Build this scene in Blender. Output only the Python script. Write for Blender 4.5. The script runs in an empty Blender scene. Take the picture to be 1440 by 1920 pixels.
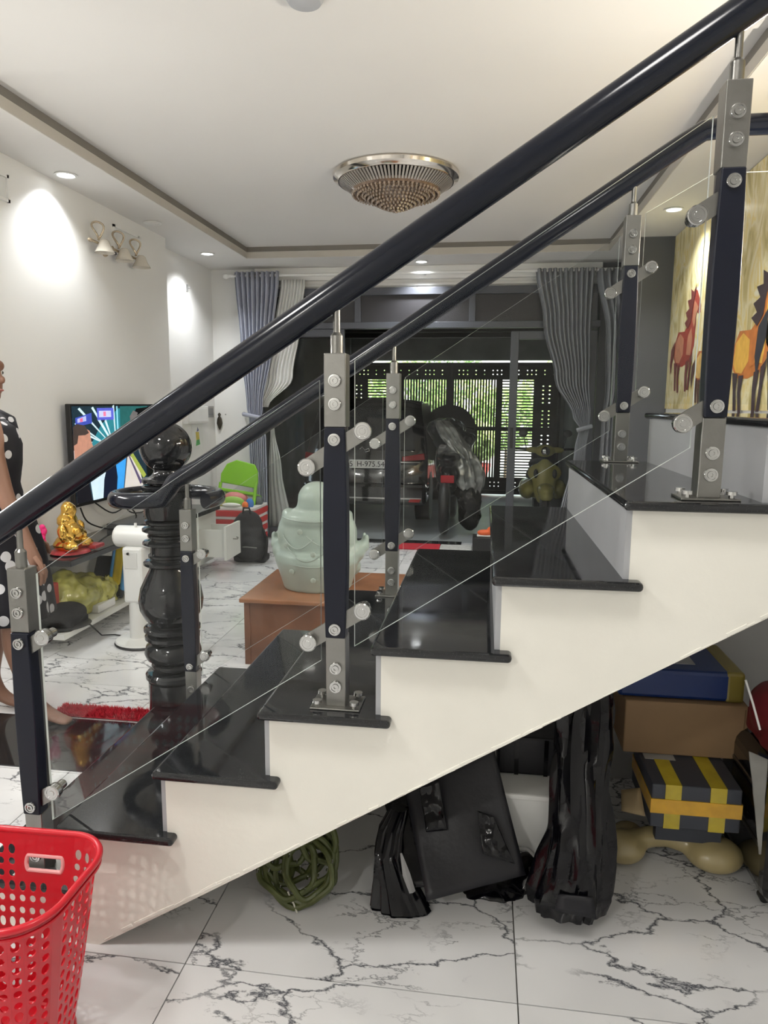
import bpy, bmesh, math, random
from mathutils import Vector, Matrix, noise
random.seed(7)
PI = math.pi
C = bpy.context.scene.collection
S = bpy.context.scene

# ------------------------------------------------------------------ camera, world, exposure
YAW, PITCH, ROLL, FPX, CAMZ = .1392, .1497, .0070, 1338.07, 1.355
cy, sy = math.cos(YAW), math.sin(YAW)
FWD = Vector((-sy*math.cos(PITCH), cy*math.cos(PITCH), -math.sin(PITCH)))
R0 = Vector((cy, sy, 0)); U0 = R0.cross(FWD)
RGT = math.cos(ROLL)*R0 + math.sin(ROLL)*U0
UPV = -math.sin(ROLL)*R0 + math.cos(ROLL)*U0
cd = bpy.data.cameras.new('camera'); cam = bpy.data.objects.new('camera', cd); C.objects.link(cam)
cd.sensor_fit = 'VERTICAL'; cd.sensor_height = 24; cd.lens = FPX/1920*24; cd.clip_start = .02; cd.clip_end = 200
cam.matrix_world = Matrix(((RGT.x, UPV.x, -FWD.x, 0), (RGT.y, UPV.y, -FWD.y, 0), (RGT.z, UPV.z, -FWD.z, CAMZ), (0, 0, 0, 1)))
S.camera = cam
def at(px, py, X=None, Y=None, Z=None):
    """point of the scene that lies on the given plane of the room along the line of sight measured in the photograph"""
    d = FWD + RGT*(px-720)/FPX - UPV*(py-960)/FPX
    if X is not None: t = X/d.x
    elif Y is not None: t = Y/d.y
    else: t = (Z-CAMZ)/d.z
    return d*t + Vector((0, 0, CAMZ))
S.view_settings.view_transform = 'Standard'; S.view_settings.look = 'None'
S.view_settings.gamma = 1; S.view_settings.use_curve_mapping = False
S.view_settings.exposure = 0.0
w = bpy.data.worlds.new('world'); S.world = w; w.use_nodes = True
wb = w.node_tree.nodes['Background']; wb.inputs[0].default_value = (.80, .90, 1, 1); wb.inputs[1].default_value = 6.0

def area_lamp(name, loc, size, power, col=(1, 1, 1), rot=(0, 0, 0), shape='DISK', spread=PI):
    l = bpy.data.lights.new(name, 'AREA'); l.shape = shape; l.size = size; l.energy = power; l.color = col; l.spread = spread
    o = bpy.data.objects.new(name, l); C.objects.link(o); o.location = loc; o.rotation_euler = rot
    return o
def spot_lamp(name, loc, power, col=(1, 1, 1), angle=2.2, blend=.8, size=.04, rot=(0, 0, 0)):
    l = bpy.data.lights.new(name, 'SPOT'); l.energy = power; l.color = col; l.spot_size = angle; l.spot_blend = blend; l.shadow_soft_size = size
    o = bpy.data.objects.new(name, l); C.objects.link(o); o.location = loc; o.rotation_euler = rot
    return o
# the room's ceiling lights: two round LED panels behind the camera, one above the landing
PANELS = [((-1.45, .72, 2.735), 22, (1, .975, .93)), ((.30, .85, 2.735), 11, (1, .965, .93)), ((-1.75, -1.9, 2.735), 36, (1, .975, .92))]
for loc, pw, col in PANELS: area_lamp('panel_lamp', (loc[0], loc[1], loc[2]-.03), .36 if loc[1] > 0 else .14, pw, col)
# fill tubes added out of frame to brighten the ceiling: left wall, right wall
FILL_TUBES = [((-2.50, 2.55, 1.5), (0, -PI/2, 0), 21, (1, .985, .95)), ((1.34, 2.45, 1.9), (0, PI/2, 0), 32, (1, .94, .82))]
for loc, rot, pw, col in FILL_TUBES:
    o = area_lamp('fill_tube_lamp', loc, .05, pw, col, rot, 'RECTANGLE'); o.data.size = .05; o.data.size_y = 1.1
    if abs(rot[0]) > 1: o.data.size = 1.1; o.data.size_y = .05
DOWN = [(-2.43, 4.05), (-2.45, 6.23), (-.62, 6.77), (-2.43, 1.9), (1.2, 5.2), (1.2, 3.4)]
for x, y in DOWN: spot_lamp('downlight_lamp', (x, y, 2.63), 90 if x > -1 and y > 6 else 110 if 3 < y < 4 else 52, (.97, .99, 1))

# ------------------------------------------------------------------ helpers
def tag(o, label=None, cat=None, group=None, kind=None):
    if label: o['label'] = label
    if cat: o['category'] = cat
    if group: o['group'] = group
    if kind: o['kind'] = kind
    return o
def empty(name, loc, label, cat, group=None):
    o = bpy.data.objects.new(name, None); C.objects.link(o); o.location = loc; o.empty_display_size = .05
    tag(o, label, cat, group); return o
def nodes(m): return m.node_tree.nodes, m.node_tree.links
def mat(name, col, rough=.5, metal=0, var=.06, vscale=6, bump=0, bscale=60, spec=.5, coat=0, emit=None, estr=0, trans=0, alpha=1, sss=0):
    m = bpy.data.materials.new(name); m.use_nodes = True; n, l = nodes(m); b = n['Principled BSDF']
    b.inputs['Roughness'].default_value = rough; b.inputs['Metallic'].default_value = metal
    b.inputs['Specular IOR Level'].default_value = spec; b.inputs['Coat Weight'].default_value = coat; b.inputs['Coat Roughness'].default_value = .05
    if trans: b.inputs['Transmission Weight'].default_value = trans
    if alpha < 1: b.inputs['Alpha'].default_value = alpha
    tc = n.new('ShaderNodeTexCoord')
    if var:
        nz = n.new('ShaderNodeTexNoise'); nz.inputs['Scale'].default_value = vscale; nz.inputs['Detail'].default_value = 5
        cr = n.new('ShaderNodeValToRGB'); cr.color_ramp.elements[0].position = .3; cr.color_ramp.elements[1].position = .7
        cr.color_ramp.elements[0].color = tuple(max(0, c*(1-var)) for c in col)+(1,); cr.color_ramp.elements[1].color = tuple(min(1, c*(1+var)) for c in col)+(1,)
        l.new(tc.outputs['Object'], nz.inputs['Vector']); l.new(nz.outputs['Fac'], cr.inputs['Fac']); l.new(cr.outputs['Color'], b.inputs['Base Color'])
    else: b.inputs['Base Color'].default_value = tuple(col)+(1,)
    if bump:
        nb = n.new('ShaderNodeTexNoise'); nb.inputs['Scale'].default_value = bscale; nb.inputs['Detail'].default_value = 6
        bp = n.new('ShaderNodeBump'); bp.inputs['Strength'].default_value = bump; bp.inputs['Distance'].default_value = .01
        l.new(tc.outputs['Object'], nb.inputs['Vector']); l.new(nb.outputs['Fac'], bp.inputs['Height']); l.new(bp.outputs['Normal'], b.inputs['Normal'])
    if emit: b.inputs['Emission Color'].default_value = tuple(emit)+(1,); b.inputs['Emission Strength'].default_value = estr
    return m
def mesh_obj(name, verts, faces, m, parent=None, smooth=False, bevel=0, mats=None, midx=None, world=True, seg=2):
    """verts in room coordinates; when a parent is given they are stored relative to it"""
    me = bpy.data.meshes.new(name)
    off = Vector((0, 0, 0))
    o = bpy.data.objects.new(name, me); C.objects.link(o)
    if parent is not None:
        o.parent = parent
        p = parent
        while p is not None: off += p.location; p = p.parent
    me.from_pydata([Vector(v)-off for v in verts], [], faces)
    for mm in (mats or [m]): me.materials.append(mm)
    if midx:
        for pl, i in zip(me.polygons, midx): pl.material_index = i
    me.update()
    bm = bmesh.new(); bm.from_mesh(me); bmesh.ops.recalc_face_normals(bm, faces=bm.faces); bm.to_mesh(me); bm.free()
    if smooth:
        me.shade_smooth()
        try: me.set_sharp_from_angle(angle=math.radians(42))
        except Exception: pass
    if bevel:
        b = o.modifiers.new('bevel', 'BEVEL'); b.width = bevel; b.segments = seg; b.limit_method = 'ANGLE'; b.angle_limit = math.radians(40)
    return o
class MB:
    def __init__(s): s.v = []; s.f = []; s.mi = []
    def add(s, vs, fs, mi=0):
        n = len(s.v); s.v += [Vector(v) for v in vs]; s.f += [tuple(i+n for i in f) for f in fs]; s.mi += [mi]*len(fs); return s
    def box(s, x0, x1, y0, y1, z0, z1, mi=0, M=None):
        vs = [Vector((x, y, z)) for x in (x0, x1) for y in (y0, y1) for z in (z0, z1)]
        if M is not None: vs = [M @ v for v in vs]
        return s.add(vs, [(0, 1, 3, 2), (4, 6, 7, 5), (0, 4, 5, 1), (2, 3, 7, 6), (0, 2, 6, 4), (1, 5, 7, 3)], mi)
    def cyl(s, p0, p1, r0, r1=None, n=16, mi=0, caps=True):
        r1 = r0 if r1 is None else r1; p0 = Vector(p0); p1 = Vector(p1); d = (p1-p0).normalized()
        a = d.orthogonal().normalized(); b = d.cross(a); vs = []
        for p, r in ((p0, r0), (p1, r1)):
            for i in range(n): t = 2*PI*i/n; vs.append(p+a*r*math.cos(t)+b*r*math.sin(t))
        fs = [(i, (i+1) % n, n+(i+1) % n, n+i) for i in range(n)]
        if caps: fs += [tuple(range(n))[::-1], tuple(range(n, 2*n))]
        return s.add(vs, fs, mi)
    def lathe(s, prof, c=(0, 0, 0), n=32, mi=0, sx=1, sy=1, M=None):
        c = Vector(c); vs = []; fs = []
        for r, z in prof:
            for i in range(n):
                t = 2*PI*i/n; v = Vector((r*math.cos(t)*sx, r*math.sin(t)*sy, z))
                vs.append((M @ v if M is not None else v)+c)
        k = len(prof)
        for j in range(k-1):
            for i in range(n): fs.append((j*n+i, j*n+(i+1) % n, (j+1)*n+(i+1) % n, (j+1)*n+i))
        if prof[0][0] > 1e-4: fs.append(tuple(range(n))[::-1])
        if prof[-1][0] > 1e-4: fs.append(tuple((k-1)*n+i for i in range(n)))
        return s.add(vs, fs, mi)
    def ball(s, c, r, n=16, m=10, mi=0, M=None):
        rx, ry, rz = (r, r, r) if isinstance(r, (int, float)) else r
        prof = [(math.sin(PI*j/m), -math.cos(PI*j/m)) for j in range(m+1)]
        vs = []; fs = []
        vs.append(Vector((0, 0, -rz)))
        for j in range(1, m):
            for i in range(n): t = 2*PI*i/n; vs.append(Vector((prof[j][0]*rx*math.cos(t), prof[j][0]*ry*math.sin(t), prof[j][1]*rz)))
        vs.append(Vector((0, 0, rz))); L = len(vs)-1
        for i in range(n): fs.append((0, 1+(i+1) % n, 1+i)); fs.append((L, 1+(m-2)*n+i, 1+(m-2)*n+(i+1) % n))
        for j in range(m-2):
            for i in range(n): a = 1+j*n; fs.append((a+i, a+(i+1) % n, a+n+(i+1) % n, a+n+i))
        c = Vector(c); return s.add([(M @ v if M is not None else v)+c for v in vs], fs, mi)
    def tube(s, path, r, n=10, mi=0, closed=False, ry=None, up=None):
        P = [Vector(p) for p in path]; k = len(P); vs = []; fs = []; prev = None
        for j in range(k):
            if closed: d = P[(j+1) % k]-P[j-1]
            else: d = P[min(j+1, k-1)]-P[max(j-1, 0)]
            d.normalize()
            if up is not None: a = Vector(up).cross(d).normalized()
            elif prev is None: a = d.orthogonal().normalized()
            else: a = (prev-d*prev.dot(d)).normalized()
            prev = a; b = d.cross(a); rr = r[j] if isinstance(r, (list, tuple)) else r; r2 = rr*(ry/ r if ry and not isinstance(r, (list, tuple)) else 1)
            for i in range(n): t = 2*PI*i/n; vs.append(P[j]+a*rr*math.cos(t)+b*r2*math.sin(t))
        for j in range(k if closed else k-1):
            for i in range(n): fs.append((j*n+i, j*n+(i+1) % n, ((j+1) % k)*n+(i+1) % n, ((j+1) % k)*n+i))
        if not closed: fs += [tuple(range(n))[::-1], tuple(range((k-1)*n, k*n))]
        return s.add(vs, fs, mi)
    def prism(s, pts, axis, a, b, mi=0, mside=None):
        """polygon pts in the two other axes, extruded along axis from a to b"""
        def mk(p, t): return {'x': (t, p[0], p[1]), 'y': (p[0], t, p[1]), 'z': (p[0], p[1], t)}[axis]
        n = len(pts); vs = [mk(p, a) for p in pts]+[mk(p, b) for p in pts]
        s.add(vs, [tuple(range(n)), tuple(range(n, 2*n))[::-1]], mi)
        base = len(s.v)-2*n
        for i in range(n): s.f.append((base+i, base+(i+1) % n, base+n+(i+1) % n, base+n+i)); s.mi.append(mi if mside is None else mside)
        return s
    def build(s, name, m, parent=None, smooth=False, bevel=0, mats=None, seg=2):
        return mesh_obj(name, s.v, s.f, m, parent, smooth, bevel, mats, s.mi if mats else None, seg=seg)
def bake(o):
    dg = bpy.context.evaluated_depsgraph_get(); dg.update()
    me = bpy.data.meshes.new_from_object(o.evaluated_get(dg)); o.modifiers.clear(); old = o.data; o.data = me; bpy.data.meshes.remove(old); return o
def blob(mb, name, m, parent=None, voxel=.012, smooth=6, disp=0, dscale=8):
    """fuses the shapes of mb into one skin"""
    o = mb.build(name, m, parent)
    r = o.modifiers.new('r', 'REMESH'); r.mode = 'VOXEL'; r.voxel_size = voxel
    q = o.modifiers.new('s', 'SMOOTH'); q.iterations = smooth; q.factor = .6
    bake(o)
    if disp:
        for v in o.data.vertices:
            nn = noise.noise_vector(Vector(v.co)*dscale); v.co += v.normal*disp*(nn.x+.5*noise.noise(Vector(v.co)*dscale*2.7))
    o.data.shade_smooth(); return o
def skin_body(name, joints, edges, m, parent=None, sub=2):
    """joints: {key:(pos,radius)}"""
    keys = list(joints); off = Vector((0, 0, 0)); p = parent
    while p is not None: off += p.location; p = p.parent
    me = bpy.data.meshes.new(name); me.from_pydata([Vector(joints[k][0])-off for k in keys], [(keys.index(a), keys.index(b)) for a, b in edges], [])
    o = bpy.data.objects.new(name, me); C.objects.link(o); o.parent = parent; me.materials.append(m)
    sk = o.modifiers.new('sk', 'SKIN'); sk.use_smooth_shade = True
    for i, k in enumerate(keys):
        r = joints[k][1]; r = (r, r) if isinstance(r, (int, float)) else r
        me.skin_vertices[0].data[i].radius = r
        me.skin_vertices[0].data[i].use_root = (i == 0)
    s2 = o.modifiers.new('ss', 'SUBSURF'); s2.levels = s2.render_levels = sub
    bake(o); o.data.shade_smooth(); return o
def holes_sheet(nu, nv, hole, fmap, keep=None):
    """sheet of nu x nv cells, hole(i,j)->(a,b) half sizes of an oval opening in cell units or None"""
    mb = MB(); N = 16
    for i in range(nu):
        for j in range(nv):
            if keep and not keep(i, j): continue
            h = hole(i, j)
            if not h: mb.add([fmap(i/nu, j/nv), fmap((i+1)/nu, j/nv), fmap((i+1)/nu, (j+1)/nv), fmap(i/nu, (j+1)/nv)], [(0, 1, 2, 3)]); continue
            o1 = []; o2 = []
            for k in range(N):
                t = 2*PI*k/N; c, s_ = math.cos(t), math.sin(t); q = .5/max(abs(c), abs(s_))
                o1.append(fmap((i+.5+c*q)/nu, (j+.5+s_*q)/nv)); o2.append(fmap((i+.5+c*h[0])/nu, (j+.5+s_*h[1])/nv))
            mb.add(o1+o2, [(k, (k+1) % N, N+(k+1) % N, N+k) for k in range(N)])
    return mb
def print_on(name, polys, mp, parent, emit=0, rough=.6):
    """flat printed picture: polys = [(colour, [(u,v)...])], mp(u,v,layer)->point"""
    cols = []
    for c, _ in polys:
        if c not in cols: cols.append(c)
    mb = MB(); ms = []
    for c in cols: ms.append(mat('print', c, rough, var=.18, vscale=18, emit=c if emit else None, estr=emit))
    for k, (c, pts) in enumerate(polys): mb.add([mp(u, v, k) for u, v in pts], [tuple(range(len(pts)))], cols.index(c))
    return mb.build(name, None, parent, mats=ms)
def text_obj(txt, name, size, M, m, parent, depth=.0006, align='CENTER'):
    cu = bpy.data.curves.new(name, 'FONT'); cu.body = txt; cu.size = size; cu.extrude = depth; cu.align_x = align; cu.align_y = 'CENTER'
    t = bpy.data.objects.new(name, cu); C.objects.link(t)
    dg = bpy.context.evaluated_depsgraph_get(); dg.update(); me = bpy.data.meshes.new_from_object(t.evaluated_get(dg)); bpy.data.objects.remove(t)
    off = Vector((0, 0, 0)); p = parent
    while p is not None: off += p.location; p = p.parent
    me.transform(Matrix.Translation(-off) @ M); me.materials.clear(); me.materials.append(m)
    o = bpy.data.objects.new(name, me); C.objects.link(o); o.parent = parent; return o

def crumple(name, rows, m, parent, amp=.02, seed=0, n_=60, sub=7):
    '''gathered plastic film round an upright core: rows = (z, cx, cy, rx, ry)'''
    R_ = []
    for j in range(len(rows)-1):
        for q in range(sub):
            t = q/sub; R_.append([rows[j][i]+(rows[j+1][i]-rows[j][i])*t for i in range(5)])
    R_.append(list(rows[-1])); vs = []; fs = []
    for j, (z, cx, cy2, rx, ry) in enumerate(R_):
        for i in range(n_):
            t = 2*PI*i/n_; c, s2 = math.cos(t), math.sin(t)
            e = Vector((c*2.4+seed, s2*2.4, z*2.2)); f = 1-abs(noise.noise(e))*2.4; g2 = .6*noise.noise(Vector((c*4+seed, s2*4, z*7+c)))
            k2 = 1+amp*(f*1.0+g2*1.1)/max(rx, .03); k2 = max(.45, k2)
            vs.append((cx+rx*c*k2, cy2+ry*s2*k2, max(.003, z+.25*amp*noise.noise(Vector((c*3, s2*3+seed, z*9))))))
    for j in range(len(R_)-1):
        for i in range(n_): a = j*n_+i; b2 = j*n_+(i+1) % n_; fs.append((a, b2, b2+n_, a+n_))
    fs += [tuple(range(n_)), tuple(range((len(R_)-1)*n_, len(R_)*n_))]
    o = mesh_obj(name, vs, fs, m, parent); o.data.shade_smooth()
    try: o.data.set_sharp_from_angle(angle=math.radians(38))
    except Exception: pass
    return o

# ------------------------------------------------------------------ materials
WALL = mat('wall_paint', (.80, .798, .78), .55, var=.02, vscale=1.5, bump=.03, bscale=120)
CEIL = mat('ceiling_paint', (.74, .725, .70), .7, var=.015, vscale=1.2)
STAIRW = mat('stair_paint', (.87, .85, .775), .5, var=.03, vscale=4, bump=.12, bscale=25)
RISER = mat('riser_paint', (.42, .43, .45), .45, var=.05, vscale=6)
GREYW = mat('dark_grey_wall', (.085, .088, .095), .5, var=.05, vscale=3)
ALU = mat('grey_aluminium', (.075, .08, .095), .35, .2, var=.04)
STEEL = mat('brushed_steel', (.27, .265, .25), .32, 1, var=.06, vscale=30, bump=.04, bscale=180)
CHROME = mat('chrome', (.55, .55, .54), .14, 1, var=.02)
NAVY = mat('black_insert', (.008, .010, .020), .35, var=.05, vscale=12, spec=.3)
RAILM = mat('handrail_lacquer', (.007, .009, .016), .16, var=.03, vscale=3, spec=.38)
def granite():
    m = mat('black_granite', (.016, .017, .018), .1, var=0, spec=.55); n, l = nodes(m); b = n['Principled BSDF']
    tc = n.new('ShaderNodeTexCoord'); v = n.new('ShaderNodeTexVoronoi'); v.inputs['Scale'].default_value = 260
    cr = n.new('ShaderNodeValToRGB'); cr.color_ramp.elements[0].position = .03; cr.color_ramp.elements[0].color = (.10, .11, .12, 1)
    cr.color_ramp.elements[1].position = .2; cr.color_ramp.elements[1].color = (.016, .017, .0185, 1)
    nz = n.new('ShaderNodeTexNoise'); nz.inputs['Scale'].default_value = 14; nz.inputs['Detail'].default_value = 8
    cr2 = n.new('ShaderNodeMapRange'); cr2.inputs[1].default_value = .35; cr2.inputs[2].default_value = .75; cr2.inputs[3].default_value = .03; cr2.inputs[4].default_value = .11
    l.new(tc.outputs['Object'], v.inputs['Vector']); l.new(v.outputs['Distance'], cr.inputs['Fac']); l.new(cr.outputs['Color'], b.inputs['Base Color'])
    l.new(tc.outputs['Object'], nz.inputs['Vector']); l.new(nz.outputs['Fac'], cr2.inputs[0]); l.new(cr2.outputs[0], b.inputs['Roughness'])
    return m
GRAN = granite()
def marble():
    m = mat('marble_tile', (.8, .8, .79), .13, var=0, spec=.5); n, l = nodes(m); b = n['Principled BSDF']
    tc = n.new('ShaderNodeTexCoord'); oi = n.new('ShaderNodeObjectInfo')
    mu = n.new('ShaderNodeVectorMath'); mu.operation = 'SCALE'; cb = n.new('ShaderNodeCombineXYZ')
    m37 = n.new('ShaderNodeMath'); m37.operation = 'MULTIPLY'; m37.inputs[1].default_value = 37
    m91 = n.new('ShaderNodeMath'); m91.operation = 'MULTIPLY'; m91.inputs[1].default_value = 91
    l.new(oi.outputs['Random'], m37.inputs[0]); l.new(oi.outputs['Random'], m91.inputs[0]); l.new(m37.outputs[0], cb.inputs[0]); l.new(m91.outputs[0], cb.inputs[1])
    ad = n.new('ShaderNodeVectorMath'); ad.operation = 'ADD'; l.new(tc.outputs['Object'], ad.inputs[0]); l.new(cb.outputs[0], ad.inputs[1])
    def veins(scale, dist, nsc, width, mlo, mhi, stretch):
        mp = n.new('ShaderNodeMapping'); mp.inputs['Rotation'].default_value = (0, 0, .7); mp.inputs['Scale'].default_value = stretch
        l.new(ad.outputs[0], mp.inputs[0])
        nz = n.new('ShaderNodeTexNoise'); nz.inputs['Scale'].default_value = nsc; nz.inputs['Detail'].default_value = 8; nz.inputs['Roughness'].default_value = .65
        l.new(mp.outputs[0], nz.inputs['Vector'])
        sb = n.new('ShaderNodeVectorMath'); sb.operation = 'SUBTRACT'; sb.inputs[1].default_value = (.5, .5, .5); l.new(nz.outputs['Color'], sb.inputs[0])
        sc = n.new('ShaderNodeVectorMath'); sc.operation = 'SCALE'; sc.inputs['Scale'].default_value = dist; l.new(sb.outputs[0], sc.inputs[0])
        a2 = n.new('ShaderNodeVectorMath'); a2.operation = 'ADD'; l.new(mp.outputs[0], a2.inputs[0]); l.new(sc.outputs[0], a2.inputs[1])
        vo = n.new('ShaderNodeTexVoronoi'); vo.feature = 'DISTANCE_TO_EDGE'; vo.inputs['Scale'].default_value = scale; l.new(a2.outputs[0], vo.inputs['Vector'])
        mr = n.new('ShaderNodeMapRange'); mr.inputs[1].default_value = 0; mr.inputs[2].default_value = width; mr.inputs[3].default_value = 1; mr.inputs[4].default_value = 0; l.new(vo.outputs['Distance'], mr.inputs[0])
        nm = n.new('ShaderNodeTexNoise'); nm.inputs['Scale'].default_value = 2.6; nm.inputs['Detail'].default_value = 3; l.new(ad.outputs[0], nm.inputs['Vector'])
        mm = n.new('ShaderNodeMapRange'); mm.inputs[1].default_value = mlo; mm.inputs[2].default_value = mhi; l.new(nm.outputs['Fac'], mm.inputs[0])
        o = n.new('ShaderNodeMath'); o.operation = 'MULTIPLY'; l.new(mr.outputs[0], o.inputs[0]); l.new(mm.outputs[0], o.inputs[1]); return o
    a = veins(1.7, .38, 2.4, .016, .36, .47, (1, 2.0, 1)); c = veins(4.6, .42, 4, .028, .52, .60, (1, 2.2, 1))
    c2 = n.new('ShaderNodeMath'); c2.operation = 'MULTIPLY'; c2.inputs[1].default_value = .75; l.new(c.outputs[0], c2.inputs[0])
    mx = n.new('ShaderNodeMath'); mx.operation = 'MAXIMUM'; l.new(a.outputs[0], mx.inputs[0]); l.new(c2.outputs[0], mx.inputs[1])
    mix = n.new('ShaderNodeMixRGB'); mix.inputs[1].default_value = (.76, .76, .765, 1); mix.inputs[2].default_value = (.05, .055, .07, 1)
    l.new(mx.outputs[0], mix.inputs[0])
    cl = n.new('ShaderNodeTexNoise'); cl.inputs['Scale'].default_value = 3; l.new(ad.outputs[0], cl.inputs['Vector'])
    cm = n.new('ShaderNodeMapRange'); cm.inputs[3].default_value = .92; cm.inputs[4].default_value = 1.04; cm.inputs[1].default_value = .35; cm.inputs[2].default_value = .6; l.new(cl.outputs['Fac'], cm.inputs[0])
    m3 = n.new('ShaderNodeVectorMath'); m3.operation = 'SCALE'; l.new(mix.outputs[0], m3.inputs[0]); l.new(cm.outputs[0], m3.inputs['Scale'])
    l.new(m3.outputs[0], b.inputs['Base Color']); return m
MARB = marble()
def glass(name, tint, gloss=.24):
    m = bpy.data.materials.new(name); m.use_nodes = True; n, l = nodes(m); n.clear()
    out = n.new('ShaderNodeOutputMaterial'); t = n.new('ShaderNodeBsdfTransparent'); g = n.new('ShaderNodeBsdfGlossy'); g.inputs['Roughness'].default_value = .02
    f = n.new('ShaderNodeFresnel'); f.inputs[0].default_value = 1.5; mx = n.new('ShaderNodeMixShader'); k = n.new('ShaderNodeMath'); k.operation = 'MULTIPLY'; k.inputs[1].default_value = gloss
    nz = n.new('ShaderNodeTexNoise'); nz.inputs['Scale'].default_value = 2; mr = n.new('ShaderNodeMapRange'); mr.inputs[3].default_value = .97; mr.inputs[4].default_value = 1.0
    vm = n.new('ShaderNodeVectorMath'); vm.operation = 'SCALE'; vm.inputs[0].default_value = tint
    l.new(nz.outputs['Fac'], mr.inputs[0]); l.new(mr.outputs[0], vm.inputs['Scale']); l.new(vm.outputs[0], t.inputs[0])
    l.new(f.outputs[0], k.inputs[0]); l.new(k.outputs[0], mx.inputs[0]); l.new(t.outputs[0], mx.inputs[1]); l.new(g.outputs[0], mx.inputs[2]); l.new(mx.outputs[0], out.inputs[0]); return m
GLASS = glass('clear_glass', (.972, .98, .976)); DGLASS = glass('tinted_glass', (.62, .64, .64)); EDGE = mat('glass_edge', (.80, .86, .84), .15, var=.1, spec=.8)
WHITEP = mat('white_plastic', (.80, .80, .78), .35, var=.03); BLACKP = mat('black_plastic', (.012, .012, .013), .35, var=.1)
GARW = mat('garage_wall', (.30, .31, .29), .8, var=.2, vscale=3, bump=.2); GARF = mat('garage_floor', (.30, .32, .33), .35, var=.25, vscale=1.5, bump=.05)
DARKM = mat('dark_metal', (.008, .008, .009), .5, .3, var=.1)

# ------------------------------------------------------------------ structure
XL, XL2, XR, YB = -2.56, -2.72, 1.42, 7.0
G, H, X0, Z0, YN, YF = .26, .16769, -1.01725, .3272, 1.4743, 2.5815
def tx(k): return X0+G*k
def tz(k): return Z0+H*k
fl = tag(MB().box(XL2, XR, -2.5, YB, -.08, -.008).build('floor', mat('grout', (.18, .18, .17), .8)), kind='structure')
tile_me = None; bx = -.69-.8*3; by = 1.478-.8*5
for i in range(6):
    for j in range(12):
        x0, y0 = bx+.8*i, by+.8*j; x1, y1 = min(x0+.8, XR), min(y0+.8, YB)
        a, b = max(x0, XL2), max(y0, -2.5)
        if x1-a < .02 or y1-b < .02 or b >= YB: continue
        full = (abs(x1-a-.8) < 1e-6 and abs(y1-b-.8) < 1e-6)
        if full and tile_me is not None: o = bpy.data.objects.new('tile', tile_me); C.objects.link(o)
        else:
            wx, wy = (x1-a)/2-.0016, (y1-b)/2-.0016
            o = MB().box(-wx, wx, -wy, wy, -.009, 0).build('tile', MARB)
            if full: tile_me = o.data
        o.location = ((a+x1)/2, (b+y1)/2, 0); o.parent = fl
MB().box(XL+.001, -1.275, 2.29, 2.70, .0, .005).build('granite_inlay', GRAN, fl)
MB().box(-1.9, -.2, 6.86, 7.0, 0, .012).build('threshold', GRAN, fl)
gf = tag(MB().box(-2.8, 1.3, YB, 11.2, -.08, -.004).build('floor', GARF), kind='structure')
# walls
tag(MB().prism([(XL, -2.5), (XL, 5.63), (XL2, 5.63), (XL2, YB), (XL2-.15, YB), (XL2-.15, -2.5)], 'z', -.1, 2.85).build('wall_left', WALL), kind='structure')
wb_ = MB().box(XL2, -2.265, YB, YB+.12, -.1, 2.65).box(-2.265, 1.02, YB, YB+.12, 2.45, 2.65).build('wall_back', WALL); tag(wb_, kind='structure')
tag(MB().box(1.02, XR, YB, YB+.12, -.1, 2.65).build('wall_back', GREYW), kind='structure')
pr = MB().box(1.13, XR, 6.0, 6.2, 0, 2.65)
tag(pr.build('wall_pier', GREYW), kind='structure')
tag(MB().box(XR, XR+.15, -2.5, YB+.12, -.1, 2.85).build('wall_right', WALL), kind='structure')
tag(MB().box(XL, XR, -2.65, -2.5, -.1, 2.85).build('wall_front', WALL), kind='structure')
# ceiling: lowered border round a raised tray
c_ = MB().box(XL2, -2.18, -2.5, YB, 2.65, 2.80).box(1.0, XR, -2.5, YB, 2.65, 2.80).box(-2.18, 1.0, 6.49, YB, 2.65, 2.80)
c_.box(-2.18, 1.0, 3.03, 6.49, 2.75, 2.80).box(-2.18, 1.0, -2.5, 3.03, 2.735, 2.80)
tag(c_.build('ceiling', CEIL), kind='structure')
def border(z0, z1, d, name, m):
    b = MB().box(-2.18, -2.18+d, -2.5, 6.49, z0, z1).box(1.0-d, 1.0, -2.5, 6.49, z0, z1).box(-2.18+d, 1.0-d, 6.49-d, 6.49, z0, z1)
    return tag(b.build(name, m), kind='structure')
border(2.652, 2.705, .006, 'trim_2', mat('border_paint', (.50, .47, .42), .6, var=.03))
border(2.708, 2.749, .003, 'trim_shadow', mat('border_shadow', (.20, .185, .165), .8, var=.05))  # dark strip paints in the shadow line above the fascia
tm = MB().box(-2.265, 1.02, 6.955, YB, 2.53, 2.65).box(-2.265, 1.02, 6.975, YB, 2.47, 2.50)
tag(tm.build('trim_1', WALL, bevel=.006), kind='structure')
# garage shell
tag(MB().box(-2.95, -2.8, YB+.12, 11.2, -.1, 2.6).build('wall_garage_left', GARW), kind='structure')
tag(MB().box(1.15, 1.3, YB+.12, 11.2, -.1, 2.6).build('wall_garage_right', GARW), kind='structure')
tag(MB().box(-2.8, 1.15, 11.05, 11.2, 2.02, 2.6).build('wall_garage_back', GARW), kind='structure')
tag(MB().box(-2.8, -2.07, 10.95, 11.04, 0, 2.5).box(.97, 1.15, 10.95, 11.04, 0, 2.5).build('wall_garage_flank', GARW), kind='structure')
gc = MB().box(-2.95, 1.3, YB+.12, 11.2, 2.5, 2.65)
for y in (7.8, 8.8, 9.8, 10.6): gc.box(-2.8, 1.15, y, y+.12, 2.32, 2.5)
tag(gc.build('ceiling', mat('garage_ceiling', (.05, .048, .045), .8)), kind='structure')
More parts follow.
